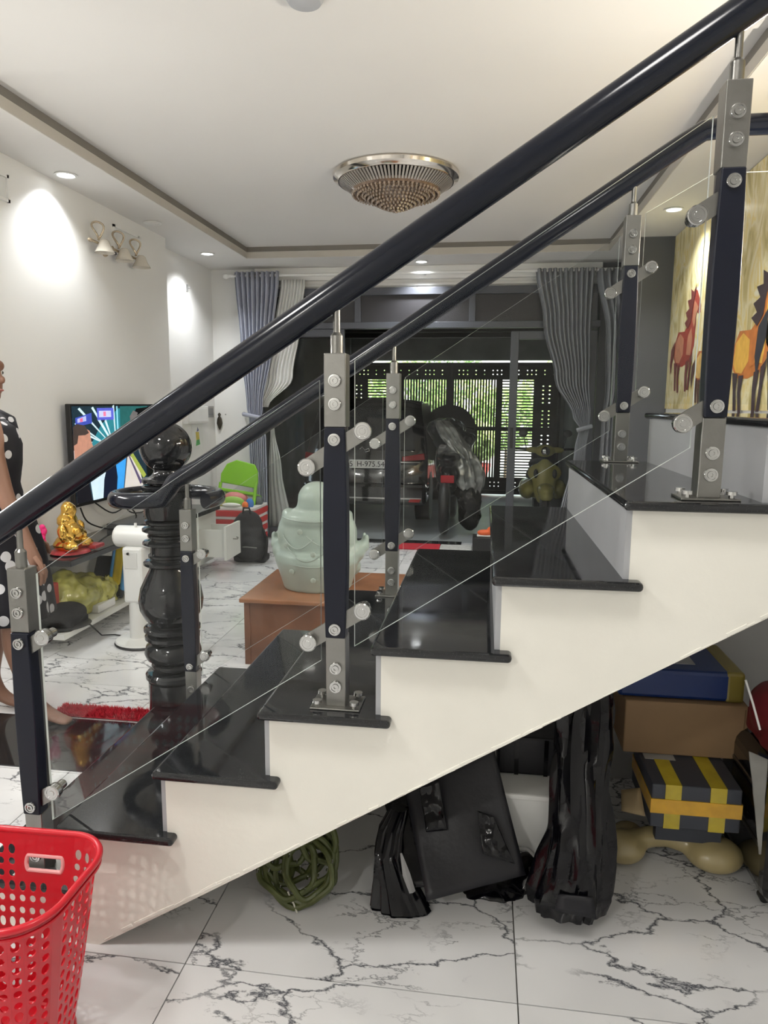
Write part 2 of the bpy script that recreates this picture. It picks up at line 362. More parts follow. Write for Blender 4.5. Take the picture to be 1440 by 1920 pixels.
# ------------------------------------------------------------------ sliding doors
YD = 6.93
def frame(name, x0, x1, z0, z1, y, wd, dp, m, kind='structure', gl=GLASS, rail=True):
    mb = MB().box(x0, x0+wd, y, y+dp, z0, z1).box(x1-wd, x1, y, y+dp, z0, z1).box(x0+wd, x1-wd, y, y+dp, z1-wd, z1).box(x0+wd, x1-wd, y, y+dp, z0, z0+wd*1.3)
    o = mb.build(name, m, bevel=.004); tag(o, kind=kind)
    MB().box(x0+wd, x1-wd, y+dp/2-.003, y+dp/2+.003, z0+wd*1.3, z1-wd).build('glass_pane', gl, o)
    return o
dl = frame('door_1', -2.262, -1.37, .012, 2.07, YD, .075, .05, ALU, gl=GLASS)
dr = frame('door_2', .215, 1.0, .012, 2.04, YD, .075, .05, ALU, gl=GLASS)
MB().box(.235, .262, YD-.03, YD, .95, 1.15).build('handle', BLACKP, dr, bevel=.005)
tr = MB().box(-2.262, 1.02, YD-.01, YD+.06, 2.07, 2.13).box(-2.262, 1.02, YD-.01, YD+.06, 2.38, 2.45)
for x in (-2.262, -1.27, -.18, .93): tr.box(x, x+.06, YD, YD+.05, 2.13, 2.38)
t_ = tag(tr.build('window_1', ALU, bevel=.004), kind='structure')
for x in (-2.20, -1.21, -.12): MB().box(x, x+(.93 if x < -2 else 1.03), YD+.02, YD+.03, 2.13, 2.38).build('panel', mat('transom_panel', (.025, .024, .027), .4), t_)

# ------------------------------------------------------------------ staircase
st = empty('staircase', (tx(2), 2.0, 0), 'white painted staircase with black granite treads rising to the right', 'staircase')
poly = [(tx(-1)+.022, 0)]
for k in range(-1, 7): poly += [(tx(k)+.022, tz(k)-.02), ((tx(k+1)+.022) if k < 6 else XR-.004, tz(k)-.02)]
sof = [(.985, tz(6)-.17), (.586, .931), (.186, .688), (-.308, .383), (-.517, .252), (-.70, .139), (-.889, .024), (-.93, 0)]
poly += [(XR-.004, tz(6)-.17)]+sof
body = MB().prism(poly, 'y', 1.505, 2.55).build('stair_body', STAIRW, st)
crumb = MB()   # rough plaster lip along the soffit edge
for i in range(70):
    x = -.9+1.85*random.random(); z = .026+(x+.889)*.612; w0 = random.uniform(.01, .035)
    M_ = Matrix.Translation((x, 1.504, z)) @ Matrix.Rotation(-math.atan(.612)+random.uniform(-.05, .05), 4, 'Y')
    crumb.box(-w0, w0, -random.uniform(.0, .0015), .002, .004, random.uniform(.006, .012), M=M_)
tag(crumb.build('plaster_lip', STAIRW, st, bevel=.001), kind='stuff')
for k in range(-1, 7):
    x1 = tx(k+1)+.047 if k < 6 else XR-.004
    if k < 6:
        a = MB().box(tx(k), x1, YN, YF, tz(k)-.02, tz(k)).build('tread', GRAN, st, bevel=.009, seg=4)
    else: MB().box(tx(k), x1, YN, YF+.01, tz(k)-.02, tz(k)).build('landing_slab', GRAN, st, bevel=.009, seg=4)
    MB().box(tx(k)+.010, tx(k)+.022, 1.508, 2.548, max(0.001, tz(k-1)), tz(k)-.02).build('riser', RISER, st)
wu = [(-.86, 0)]+[(x, z+.012) for x, z in reversed(sof[:-1]) if x > -.86]+[(XR-.002, tz(6)-.16), (XR-.002, 0)]
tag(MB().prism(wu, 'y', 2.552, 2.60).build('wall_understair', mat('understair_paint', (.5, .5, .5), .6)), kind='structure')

# ------------------------------------------------------------------ railings
SL = H/G; PDX = .1743
def mtilt(x, y, z):  # local frame: x along the stair slope, z up the normal
    a = math.atan(SL); return Matrix.Translation((x, y, z)) @ Matrix.Rotation(-a, 4, 'Y')
def screw(px, y, pz, par, r=.0145):
    s_ = MB().lathe([(r, 0), (r, .004), (r*.93, .006), (r*.72, .0062), (r*.70, .0035), (r*.55, .0035), (r*.5, .0062), (r*.28, .0062), (r*.26, .003), (0.0, .003)], (px, y, pz), 20, M=Matrix.Rotation(PI/2, 3, 'X'))
    return s_.build('screw', CHROME, par, smooth=True)
def post(x, z, y, parent, arms, label=None):
    yf = y-.025; w_ = .023
    p = MB().box(x-w_, x+w_, yf, y+.022, z+.004, z+.168).box(x-w_-.001, x+w_+.001, yf-.001, y+.022, z+.642, z+.80).box(x-.019, x+.019, y+.004, y+.03, z+.16, z+.66)
    p = p.build('post', STEEL, parent, bevel=.002)
    pts = []
    n = 12
    for i in range(n+1): t = i/n; pts.append((x-w_*.98-.0045*math.sin(PI*t), z+.168+.474*t))
    for i in range(n+1): t = 1-i/n; pts.append((x+w_*.98+.0045*math.sin(PI*t), z+.168+.474*t))
    MB().prism(pts, 'y', yf-.006, y+.006).build('black_insert', NAVY, p, bevel=.003)
    MB().cyl((x, y-.002, z+.80), (x, y-.002, z+.838), .0135, n=20).cyl((x, y-.002, z+.838), (x, y-.002, z+.845), .0135, .0075, n=20).cyl((x, y-.002, z+.845), (x, y-.002, z+.895), .0075, n=16).build('rail_pin', STEEL, p, smooth=True)
    MB().box(x-.058, x+.058, y-.042, y+.042, z, z+.005).build('base_plate', STEEL, p, bevel=.0015)
    for sx in (-1, 1):
        for s2 in (-1, 1):
            MB().cyl((x+sx*.043, y+s2*.028, z+.005), (x+sx*.043, y+s2*.028, z+.013), .006, n=6).cyl((x+sx*.043, y+s2*.028, z+.012), (x+sx*.043, y+s2*.028, z+.019), .011, .0105, n=16).build('bolt', CHROME, p, smooth=True)
    for f in (.052, .096, ): screw(x, yf, z+f, p)
    for f in (.692, .742): screw(x, yf-.001, z+f, p)
    for f in (.190, .616): screw(x, yf-.006, z+f, p)
    for lv, rr in ((.595, .018), (.195, .018)):
        for sd in arms:
            M = mtilt(x, y, z+lv); L = .074
            a0, a1 = (0, L) if sd > 0 else (-L, 0)
            mb = MB().box(a0, a1, -.022, -.014, -rr, rr, M=M)
            e = M @ Vector((sd*L, 0, 0)); mb.cyl(e+Vector((0, -.022, 0)), e+Vector((0, -.014, 0)), rr, n=20)
            mb.build('clamp_arm', STEEL, p, smooth=False)
            MB().cyl(e+Vector((0, -.036, 0)), e+Vector((0, -.022, 0)), .0195, n=24).lathe([(.019, 0), (.0175, .0015), (.013, .0016), (.0125, .0008), (.007, .0008), (.0065, .0018), (0, .0018)], e+Vector((0, -.036, 0)), 24, M=Matrix.Rotation(PI/2, 3, 'X')).cyl(e+Vector((0, -.014, 0)), e+Vector((0, .012, 0)), .012, n=16).build('clamp_disc', CHROME, p, smooth=True)
    return p
def pane(pts, y, parent):
    return MB().prism(pts, 'y', y-.004, y+.004, 0, 1).build('glass_panel', None, parent, mats=[GLASS, EDGE])
def gline(k, dx, off): return tz(k)+off+SL*dx
def px_(k): return tx(k)+PDX
def rail(path, parent):
    return MB().tube(path, .026, 24, ry=.032, up=(0, 0, 1)).build('handrail', RAILM, parent, smooth=True)
YPN, YPF = 1.553, 2.535
nr = empty('stair_railing', (px_(2), YPN, tz(2)), 'black stair handrail on steel posts with glass panels, nearer of the two', 'railing', 'stair railings')
for k, arms in ((-1, (1,)), (2, (-1, 1)), (5, (-1,))): post(px_(k), tz(k), YPN, nr, arms)
GP = lambda ka, kb, yy, par: pane([(px_(ka)+.04, gline(ka, .04, .118)), (px_(kb)-.038, gline(kb, -.038, .130)), (px_(kb)-.038, gline(kb, -.038, .768)), (px_(ka)+.04, gline(ka, .04, .760))], yy, par)
GP(-1, 2, YPN-.004, nr); GP(2, 5, YPN-.004, nr)
zr = lambda x: tz(2)+.925+SL*(x-px_(2))
rp = [(-1.62, YPN, zr(-1.28)-.02), (-1.50, YPN, zr(-1.28)-.02), (-1.40, YPN, zr(-1.28)-.015), (-1.33, YPN, zr(-1.30)+.005), (-1.26, YPN, zr(-1.26))]+[(x/20, YPN, zr(x/20)) for x in range(-24, 22, 2)]
rail([(x, YPN-.002, z) for x, _, z in rp], nr)
fr = empty('stair_railing', (px_(2), YPF, tz(2)), 'black stair handrail on steel posts curling round the granite newel, farther of the two', 'railing', 'stair railings')
for k, arms in ((-1, (1,)), (2, (-1, 1)), (5, (-1, 1))): post(px_(k), tz(k), YPF, fr, arms)
GP(-1, 2, YPF-.004, fr); GP(2, 5, YPF-.004, fr)
pane([(px_(5)+.04, 1.363), (XR-.02, 1.363), (XR-.02, 2.09), (.70, 2.09), (px_(5)+.04, 1.975)], YPF-.004, fr)
NX, NY = -1.275, 2.735
path = [(XR-.01, YPF, 2.232), (1.1, YPF, 2.232), (.76, YPF, 2.232), (.71, YPF, 2.225), (.66, YPF, zr(.66)-.002)]
path += [(x/20, YPF, zr(x/20)) for x in range(12, -22, -1)]
path += [(-1.10, YPF-.002, zr(-1.09)), (-1.15, YPF-.002, zr(-1.135)), (-1.20, YPF-.002, .993)]
for i in range(0, 23):
    t = -PI/2-.05-i*2*PI*.8/22; path.append((NX+.205*math.cos(t), NY+.205*math.sin(t), .985-.012*min(1, i/5)))
rail(path, fr)

# newel
nw = empty('newel_post', (NX, NY, 0), 'turned black stone newel post with ball top at the stair foot', 'newel')
prof = [(.118, .0), (.118, .03), (.105, .035), (.105, .20)]
def ring(z, r, h, rin=.07): return [(rin, z-h/2), (r*.93, z-h*.42), (r, z-h*.2), (r, z+h*.2), (r*.93, z+h*.42), (rin, z+h/2)]
for z, r, h in ((.225, .115, .04), (.265, .09, .035)): prof += ring(z, r, h)
prof += [(.08, .285), (.108, .30), (.117, .325), (.108, .355), (.085, .37)]
for z, r, h in ((.392, .112, .030), (.426, .115, .030)): prof += ring(z, r, h, .085)
prof += [(.085, .445), (.108, .47), (.127, .51), (.131, .55), (.122, .60), (.098, .65), (.085, .675), (.08, .69)]
for z, r, h in ((.705, .105, .026), (.735, .085, .02), (.79, .105, .022), (.818, .085, .018), (.845, .105, .022), (.875, .095, .02)): prof += ring(z, r, h, .075)
prof += [(.09, .89), (.095, .91), (.095, 1.0)]
for z, r, h in ((1.015, .10, .026), (1.045, .098, .028)): prof += ring(z, r, h, .07)
prof += [(.06, 1.065), (.05, 1.078), (.05, 1.09)]
MB().lathe(prof, (NX, NY, 0), 40).build('shaft', GRAN, nw, smooth=True)
MB().ball((NX, NY, 1.178), .103, 40, 24).build('ball', GRAN, nw, smooth=True)


# ------------------------------------------------------------------ light fittings
GLOW = mat('lamp_glow', (1, 1, 1), .5, var=0, emit=(.97, .99, 1), estr=9)
DLAB = ['lit downlight above the television wall', 'lit downlight near the left corner by the curtain', 'lit downlight over the sliding doors, behind the handrail', 'lit downlight at the left border, outside the frame', 'lit downlight above the painting end', 'lit downlight above the landing', 'x']
for i, (x, y) in enumerate(DOWN):
    d = empty('downlight', (x, y, 2.65), 'round '+DLAB[i], 'downlight', 'ceiling downlights')
    MB().lathe([(.052, 0), (.062, -.002), (.064, -.006), (.05, -.008), (.046, -.003)], (x, y, 2.65), 28).build('trim_ring', WHITEP, d, smooth=True)
    MB().lathe([(.0, -.004), (.047, -.004), (.047, -.001)], (x, y, 2.65), 24).build('diffuser', GLOW, d)
p = at(286, 417, Z=2.65)
d = empty('downlight', p, 'unlit downlight in the ceiling border between the two lit ones', 'downlight', 'ceiling downlights')
MB().lathe([(.05, 0), (.062, -.002), (.064, -.006), (.05, -.008), (.046, -.003), (0, -.002)], p, 28).build('trim_ring', WHITEP, d, smooth=True)
GLOWW = mat('panel_glow', (1, 1, 1), .5, var=0, emit=(1, .97, .92), estr=4)
for i, (loc, pw, col) in enumerate(PANELS):
    d = empty('panel_light', loc, 'round white panel light on the ceiling', 'ceiling light', 'round panel lights')
    d['label'] = ['round white panel light on the ceiling, left of the viewpoint', 'round white panel light on the ceiling, right of the viewpoint', 'round white panel light on the ceiling, rearmost'][i]
    MB().lathe([(.19, 0), (.20, -.004), (.20, -.02), (.185, -.022)], loc, 36).build('rim', WHITEP, d, smooth=True)
    MB().lathe([(0, -.021), (.185, -.021)], loc, 36).build('diffuser', GLOWW, d)
for i, (loc, rot, pw, col) in enumerate(FILL_TUBES):  # bodies of the added fill tubes, out of view
    d = empty('fill_tube', loc, ['added fill tube on the left wall, out of frame', 'added fill tube on the right wall by the landing, out of frame', 'added fill tube on the wall behind the viewpoint'][i], 'wall light', 'added fill tubes')
    l = Vector(loc); ax = Vector((1, 0, 0)) if abs(rot[0]) > 1 else Vector((0, 1, 0)); bk = {0: Vector((-.03, 0, 0)), 1: Vector((.03, 0, 0)), 2: Vector((0, -.03, 0))}[i]
    MB().cyl(l+bk-ax*.6, l+bk+ax*.6, .02, n=12).build('tube', GLOWW, d)
    MB().cyl(l+bk*1.8-ax*.6, l+bk*1.8+ax*.6, .016, n=8).build('backplate', WHITEP, d)
# fitting whose underside shows at the top of the frame
p = at(571, -6, Z=2.735)
d = empty('smoke_detector', p, 'round pale grey fitting on the ceiling at the very top', 'ceiling fitting')
MB().lathe([(.062, 0), (.066, -.006), (.056, -.02), (0, -.024)], p, 32).build('cover', mat('grey_plastic', (.42, .43, .45), .5), d, smooth=True)
# crystal ceiling lamp
p = Vector((-.585, 4.60, 2.75)); ch = empty('ceiling_lamp', p, 'round chrome ceiling lamp with a tiered dome of hanging crystals, unlit', 'ceiling lamp')
NICK = mat('polished_nickel', (.75, .70, .64), .12, 1, var=.04); AMB = mat('amber_crystal', (.16, .10, .065), .12, var=.35, vscale=40, spec=.9, coat=.6)
MB().lathe([(.36, 0), (.385, -.004), (.39, -.012), (.385, -.03), (.36, -.045), (.355, -.052), (.30, -.05), (0, -.045)], p, 72).build('rim', NICK, ch, smooth=True)
fl_ = MB()
for i in range(96):
    t = 2*PI*i/96; fl_.box(-.0045, .0045, -.006, .006, -.085, 0, M=Matrix.Translation(p+Vector((.345*math.cos(t), .345*math.sin(t), -.05))) @ Matrix.Rotation(t, 4, 'Z') @ Matrix.Rotation(.95, 4, 'Y'))
tag(fl_.build('fluted_band', mat('ribbed_glass', (.36, .33, .30), .2, .3, spec=.9), ch), kind='stuff')
MB().lathe([(.285, -.09), (.27, -.115), (.215, -.12), (.20, -.09)], p, 60).build('inner_ring', AMB, ch, smooth=True)
MB().lathe([(.20, -.09), (.195, -.115), (.14, -.15), (.08, -.18), (.03, -.20), (0, -.205)], p, 48).build('inner_dome', AMB, ch, smooth=True)
CRY = mat('crystal_bead', (.26, .19, .135), .06, var=.4, vscale=60, spec=1, coat=1); cb_ = MB()
for rr, zz, n_ in ((.265, -.118, 60), (.235, -.124, 54), (.205, -.122, 52), (.19, -.135, 48), (.17, -.148, 44), (.145, -.16, 38), (.12, -.172, 32), (.095, -.184, 26), (.07, -.194, 18), (.045, -.203, 12), (.02, -.211, 6), (0, -.216, 1)):
    for i in range(n_):
        t = 2*PI*i/n_+rr*9; cb_.ball(p+Vector((rr*math.cos(t), rr*math.sin(t), zz)), (.0085, .0085, .012), 6, 4)
tag(cb_.build('crystals', CRY, ch), kind='stuff')
# wall lamp row
BR = mat('antique_brass', (.55, .46, .34), .25, .8)
a0 = at(168, 446, X=-2.5); a1 = at(262, 488, X=-2.5); yA, yB, zL = 4.40, 5.10, 2.37
sc_ = empty('wall_lamp', (XL, 4.7, 2.37), 'curly brass picture lamp with glass shades high on the television wall', 'wall lamp')
MB().tube([(-2.50, yA, zL), (-2.50, yB, zL)], .009, 10).cyl((XL, 4.68, zL), (-2.50, 4.68, zL), .02, n=16).lathe([(.05, 0), (.045, .01), (.02, .014)], (XL, 4.68, zL), 24, M=Matrix.Rotation(PI/2, 3, 'Y')).build('bar', BR, sc_, smooth=True)
for y in (4.50, 4.76, 5.0):
    pts = [(-2.50+.02*math.sin(t*2), y+.05*math.cos(t), zL+.07+.06*math.sin(t)) for t in [i*PI*1.6/20-.8 for i in range(21)]]
    MB().tube(pts, .007, 8).build('scroll', BR, sc_, smooth=True)
    MB().lathe([(.018, .03), (.03, .02), (.045, -.02), (.062, -.05), (.064, -.052), (.045, -.018), (.028, .018)], (-2.46, y, zL-.01), 24).build('shade', mat('frosted_glass', (.62, .58, .50), .15, spec=.9), sc_, smooth=True)
for y in (4.40, 5.10): MB().ball((-2.5, y, zL), (.014, .022, .014)).build('finial', BR, sc_, smooth=True)
# access frames on the wall
def wall_frame(y0, y1, z0, z1, label):
    o = empty('wall_frame', (XL, y0, z0), label, 'frame', 'thin white frames high on the left wall')
    MB().box(XL, XL+.014, y0, y1, z1-.016, z1).box(XL, XL+.014, y0, y1, z0, z0+.016).box(XL, XL+.014, y0, y0+.016, z0, z1).box(XL, XL+.014, y1-.016, y1, z0, z1).build('border', WHITEP, o)
    MB().box(XL, XL+.004, y0+.016, y1-.016, z0+.016, z1-.016).build('insert', mat('frame_insert', (.70, .71, .70), .3), o)
wall_frame(3.25, 3.70, 2.405, 2.545, 'thin white frame at the left edge near the ceiling')
wall_frame(4.80, 5.16, 2.36, 2.56, 'thin white frame behind the brass wall lamp')
h_ = MB().box(0, .01, -.012, .012, -.03, .03).cyl((.01, 0, 0), (.03, 0, -.004), .004, n=8).cyl((.03, 0, -.004), (.033, 0, .012), .004, n=8)
p = at(350, 540, X=XL2)
for v in h_.v: v += p
tag(h_.build('wall_hook', mat('hook_grey', (.3, .3, .3), .4)), 'small grey hook on the white recessed wall', 'hook')

# ------------------------------------------------------------------ television and console
tv = empty('television', (-2.48, 4.62, .71), 'flat black television switched on, mounted on the left wall', 'television')
ty0, ty1, tz0, tz1 = 4.045, 5.17, .71, 1.345
MB().box(-2.52, -2.485, ty0, ty1, tz0, tz1).build('frame', BLACKP, tv, bevel=.006)
MB().box(XL, -2.52, 4.4, 4.8, .9, 1.2).build('wall_bracket', DARKM, tv)
MB().box(-2.4855, -2.483, ty0+.018, ty0+.032, tz0+.02, tz0+.07).build('sticker', WHITEP, tv)
def tvm(u, v, k): return (-2.4845+.00012*k, ty0+.014+(ty1-ty0-.028)*u, tz0+.022+(tz1-tz0-.036)*v)
P = []
P.append(((.012, .03, .045), [(0, 0), (1, 0), (1, 1), (0, 1)]))
P.append(((.55, .68, .75), [(0, .30), (.42, .38), (.62, .62), (.5, .66), (.16, .62), (0, .55)]))
P.append(((.03, .22, .28), [(.16, .56), (.5, .56), (.60, .9), (.52, .98), (.3, .8)]))
for a in ((.06, .97, .40, .58), (.02, .82, .36, .57), (.26, .86, .42, .58), (.34, .84, .43, .58), (.44, 1, .46, .6), (.20, .98, .42, .6), (.12, .7, .40, .55)):
    P.append(((.62, .82, .9), [(a[0], a[1]), (a[0]+.02, a[1]+.015), (a[2]+.008, a[3]), (a[2], a[3])]))
P.append(((.05, .08, .45), [(.03, .79), (.20, .82), (.20, .93), (.03, .88)])); P.append(((.45, .5, .9), [(.05, .83), (.14, .845), (.14, .90), (.05, .87)])); P.append(((.75, .15, .3), [(.075, .835), (.105, .84), (.105, .88), (.075, .87)]))
P.append(((.10, .12, .62), [(.26, .85), (.45, .85), (.45, .98), (.26, .98)])); P.append(((.55, .6, .95), [(.28, .88), (.42, .88), (.42, .95), (.28, .95)])); P.append(((.8, .2, .35), [(.33, .89), (.36, .89), (.36, .94), (.33, .94)]))
P.append(((.02, .12, .12), [(.52, .6), (.75, .6), (.9, 1), (.53, 1)])); P.append(((.3, .75, .95), [(.485, .6), (.50, .6), (.50, 1), (.485, 1)]))
P.append(((.002, .002, .003), [(.6, .55), (.72, .78), (.66, .84), (.74, .97), (1, 1), (1, .1), (.86, .1), (.84, .5)]))
P.append(((.16, .15, .15), [(.66, .8), (.73, .84), (.76, .92), (.70, .95), (.65, .88)]))
P.append(((.50, .25, .18), [(.0, .42), (.08, .40), (.10, .46), (.17, .46), (.18, .52), (.205, .55), (.18, .63), (.17, .74), (.10, .79), (.03, .78), (0, .7)]))
P.append(((.06, .045, .04), [(.0, .60), (.035, .62), (.05, .70), (.12, .70), (.16, .72), (.12, .80), (.04, .82), (.0, .79)]))
P.append(((.01, .01, .014), [(0, .0), (.16, 0), (.10, .42), (.02, .46), (0, .46)]))
P.append(((.12, .75, .85), [(.28, .5), (.36, .48), (.34, .66), (.30, .64)])); P.append(((.65, .1, .15), [(.27, .42), (.37, .44), (.34, .52), (.29, .52)]))
P.append(((.62, .8, .92), [(.17, 0), (.28, 0), (.33, .32), (.14, .30)])); P.append(((.008, .012, .03), [(.28, .0), (.46, .0), (.53, .30), (.34, .34), (.30, .2)]))
P.append(((.05, .35, .85), [(.44, .02), (.52, .0), (.58, .42), (.44, .42), (.46, .2)]))
P.append(((.66, .62, .58), [(.53, 0), (.8, 0), (.74, .3), (.60, .45)])); P.append(((.35, .42, .08), [(.62, .45), (.66, .46), (.84, .16), (.80, .12)])); P.append(((.10, .08, .16), [(.60, .44), (.61, .45), (.78, .08), (.75, .06)]))
print_on('screen_picture', P, tvm, tv, emit=.75, rough=.25)
cs = empty('television_console', (-2.38, 4.6, 0), 'long wall console with black stone top and low white shelf under the television', 'console')
MB().box(XL, -2.20, 3.50, 5.72, .47, .505).build('top', GRAN, cs, bevel=.004)
WL = mat('white_laminate', (.74, .74, .70), .35, var=.03)
MB().box(XL, -2.21, 3.42, 5.30, .085, .115).build('shelf', WL, cs, bevel=.002)
MB().box(XL, XL+.016, 3.50, 5.30, .115, .47).build('back_panel', WL, cs)
MB().box(XL, -2.24, 5.30, 5.72, .06, .469).build('cabinet', WL, cs, bevel=.003)
dw = MB().box(-2.24, -2.02, 5.33, 5.345, .14, .36).box(-2.24, -2.02, 5.605, 5.62, .14, .36).box(-2.24, -2.02, 5.345, 5.605, .14, .15).box(-2.02, -2.0, 5.31, 5.64, .12, .39).build('drawer', WL, cs)
MB().tube([(-2.0, 5.46, .27), (-1.98, 5.47, .268), (-1.975, 5.5, .262), (-1.98, 5.53, .268), (-2.0, 5.54, .27)], .004, 8).build('handle', STEEL, dw, smooth=True)
# cables below the television
cbm = mat('cable_black', (.008, .008, .008), .5)
for i, (lab, pts) in enumerate((('black cable hanging in a loop from the television to the console', [(-2.50, 4.12, .70), (-2.49, 4.18, .60), (-2.46, 4.35, .53), (-2.42, 4.52, .512), (-2.40, 4.70, .53), (-2.43, 4.85, .56)]),
        ('tangled black cable below the television centre', [(-2.50, 4.3, .705), (-2.47, 4.45, .62), (-2.45, 4.62, .64), (-2.44, 4.72, .56), (-2.42, 4.6, .515), (-2.38, 4.48, .512), (-2.40, 4.56, .515)]),
        ('black cable running to the set-top box', [(-2.50, 4.62, .705), (-2.46, 4.66, .60), (-2.42, 4.76, .58), (-2.40, 4.9, .60), (-2.40, 5.0, .565)]))):
    P_ = []
    for j in range(len(pts)-1):
        for q in range(5):
            t = q/5; A = [Vector(pts[max(0, j-1)]), Vector(pts[j]), Vector(pts[j+1]), Vector(pts[min(len(pts)-1, j+2)])]
            P_.append(.5*((2*A[1])+(-A[0]+A[2])*t+(2*A[0]-5*A[1]+4*A[2]-A[3])*t*t+(-A[0]+3*A[1]-3*A[2]+A[3])*t*t*t))
    tag(MB().tube(P_+[Vector(pts[-1])], .005, 8).build('cable', cbm, smooth=True), lab, 'cable', 'cables below the television')
o = empty('set_top_box', (-2.40, 4.72, .505), 'dark grey set-top box on the black console top', 'set-top box')
MB().box(-2.52, -2.28, 4.45, 4.95, .507, .545).build('body', mat('box_grey', (.06, .062, .065), .3), o, bevel=.006)
MB().box(-2.281, -2.279, 4.5, 4.9, .515, .537).build('display', BLACKP, o)
# gold figurine and pink garland
GOLD = mat('gold_foil', (.85, .52, .12), .18, .95, var=.15, vscale=30); PINK = mat('pink_beads', (.85, .03, .22), .4, var=.1); REDF = mat('red_foil', (.45, .05, .06), .3, .3, var=.3, vscale=40)
gx, gy, gz = -2.33, 3.70, .506
o = empty('gold_figurine', (gx, gy, gz), 'seated gold figurine with round belly on the near end of the console', 'figurine')
mb = MB().ball((gx, gy, gz+.055), (.075, .09, .055)).ball((gx+.02, gy, gz+.12), (.065, .075, .06)).ball((gx, gy, gz+.19), (.05, .07, .045)).ball((gx+.01, gy, gz+.25), (.042, .045, .045))
for s_ in (-1, 1): mb.ball((gx+.02, gy+s_*.085, gz+.13), (.03, .025, .05)).ball((gx+.06, gy+s_*.07, gz+.05), (.045, .04, .03)).ball((gx+.05, gy+s_*.06, gz+.10), (.03, .03, .025))
blob(mb, 'body', GOLD, o, .008, 2, .006, 22)
MB().lathe([(.10, 0), (.11, .006), (.10, .018), (.08, .024)], (gx+.01, gy, gz), 28).build('base', REDF, o, smooth=True)
MB().box(gx+.06, gx+.13, gy+.06, gy+.16, gz+.012, gz+.035).build('red_fan', REDF, o, bevel=.006)
o = empty('bead_garland', (-2.42, 3.55, .506), 'string of hot-pink beads beside the gold figurine', 'garland')
mb = MB()
for i in range(26):
    t = i/25; mb.ball((-2.42+.03*math.sin(t*9), 3.55+.02*math.cos(t*7), .525+.13*abs(math.sin(t*2.2+.1))*(1-.0*t)+.012*(i % 3)), .017, 10, 7)
tag(mb.build('beads', PINK, o, smooth=True), kind='stuff')
# things on the low shelf
PLAST = mat('yellow_plastic_bag', (.50, .48, .12), .22, var=.25, vscale=14, bump=.5, bscale=22, coat=.5)
o = empty('plastic_bag', (-2.40, 3.88, .115), 'crumpled translucent yellow plastic bag on the low shelf', 'bag')
mb = MB().ball((-2.38, 3.82, .24), (.13, .22, .12)).ball((-2.36, 4.02, .20), (.12, .16, .085)).ball((-2.40, 3.72, .30), (.09, .12, .09)).box(-2.5, -2.27, 3.66, 4.12, .118, .18)
blob(mb, 'body', PLAST, o, .012, 3, .035, 9)
tag(MB().box(-2.52, -2.34, 3.53, 3.60, .116, .36).build('red_pack', mat('red_pack', (.45, .06, .04), .5, var=.2), bevel=.008), 'upright red packet at the near end of the low shelf', 'packet')
o = empty('cap', (-2.31, 3.60, .116), 'round black cap lying on the low shelf', 'cap')
blob(MB().ball((-2.31, 3.58, .185), (.12, .14, .06)).box(-2.40, -2.22, 3.48, 3.68, .118, .16), 'crown', mat('black_cloth', (.012, .012, .013), .8, var=.2, bump=.3, bscale=200), o, .010, 5)
MB().lathe([(.13, 0), (.145, .006), (.13, .012)], (-2.31, 3.58, .118), 28).build('brim', mat('cap_trim', (.05, .05, .05), .4), o, smooth=True)
tag(MB().box(-2.36, -2.24, 3.82, 4.02, .117, .165).build('white_box', WHITEP, bevel=.004), 'small white box lying in front of the yellow bag', 'box')
o = empty('rice_bag', (-2.36, 4.30, .116), 'tilted yellow and blue printed sack on the low shelf', 'sack')
M_ = Matrix.Translation((-2.30, 4.30, .28)) @ Matrix.Rotation(-.35, 4, 'X')
MB().box(-.05, .05, -.13, .13, -.15, .17, M=M_).build('body', mat('sack_yellow', (.72, .55, .03), .4, var=.2, vscale=12), o, bevel=.03)
MB().box(-.052, -.03, -.134, -.10, -.155, .16, M=M_).box(.03, .055, -.134, -.10, -.155, .16, M=M_).build('blue_edge', mat('sack_blue', (.06, .26, .55), .4), o, bevel=.01)
MB().box(.03, .056, -.132, .132, -.158, -.12, M=M_).build('blue_edge', mat('sack_blue', (.06, .26, .55), .4), o, bevel=.01)
MB().box(.049, .053, -.05, -.01, -.05, .1, M=M_).build('print', mat('sack_print', (.35, .5, .6), .4), o)
M_ = Matrix.Translation((-2.36, 4.18, .245)) @ Matrix.Rotation(-.5, 4, 'X')
tag(MB().box(-.11, .11, -.02, .02, -.13, .14, M=M_).build('laptop_case', mat('dark_case', (.02, .022, .027), .6, var=.1), bevel=.012), 'dark slim case leaning against the yellow sack', 'case')
P_ = [(-2.24, 3.62, .12), (-2.20, 3.66, .10), (-2.17, 3.72, .02), (-2.12, 3.78, .006), (-2.04, 3.76, .006), (-1.98, 3.70, .006), (-1.99, 3.68, .006)]
tag(MB().tube(P_, .004, 8).build('cable', cbm, smooth=True), 'thin black cable running from the shelf across the floor', 'cable')
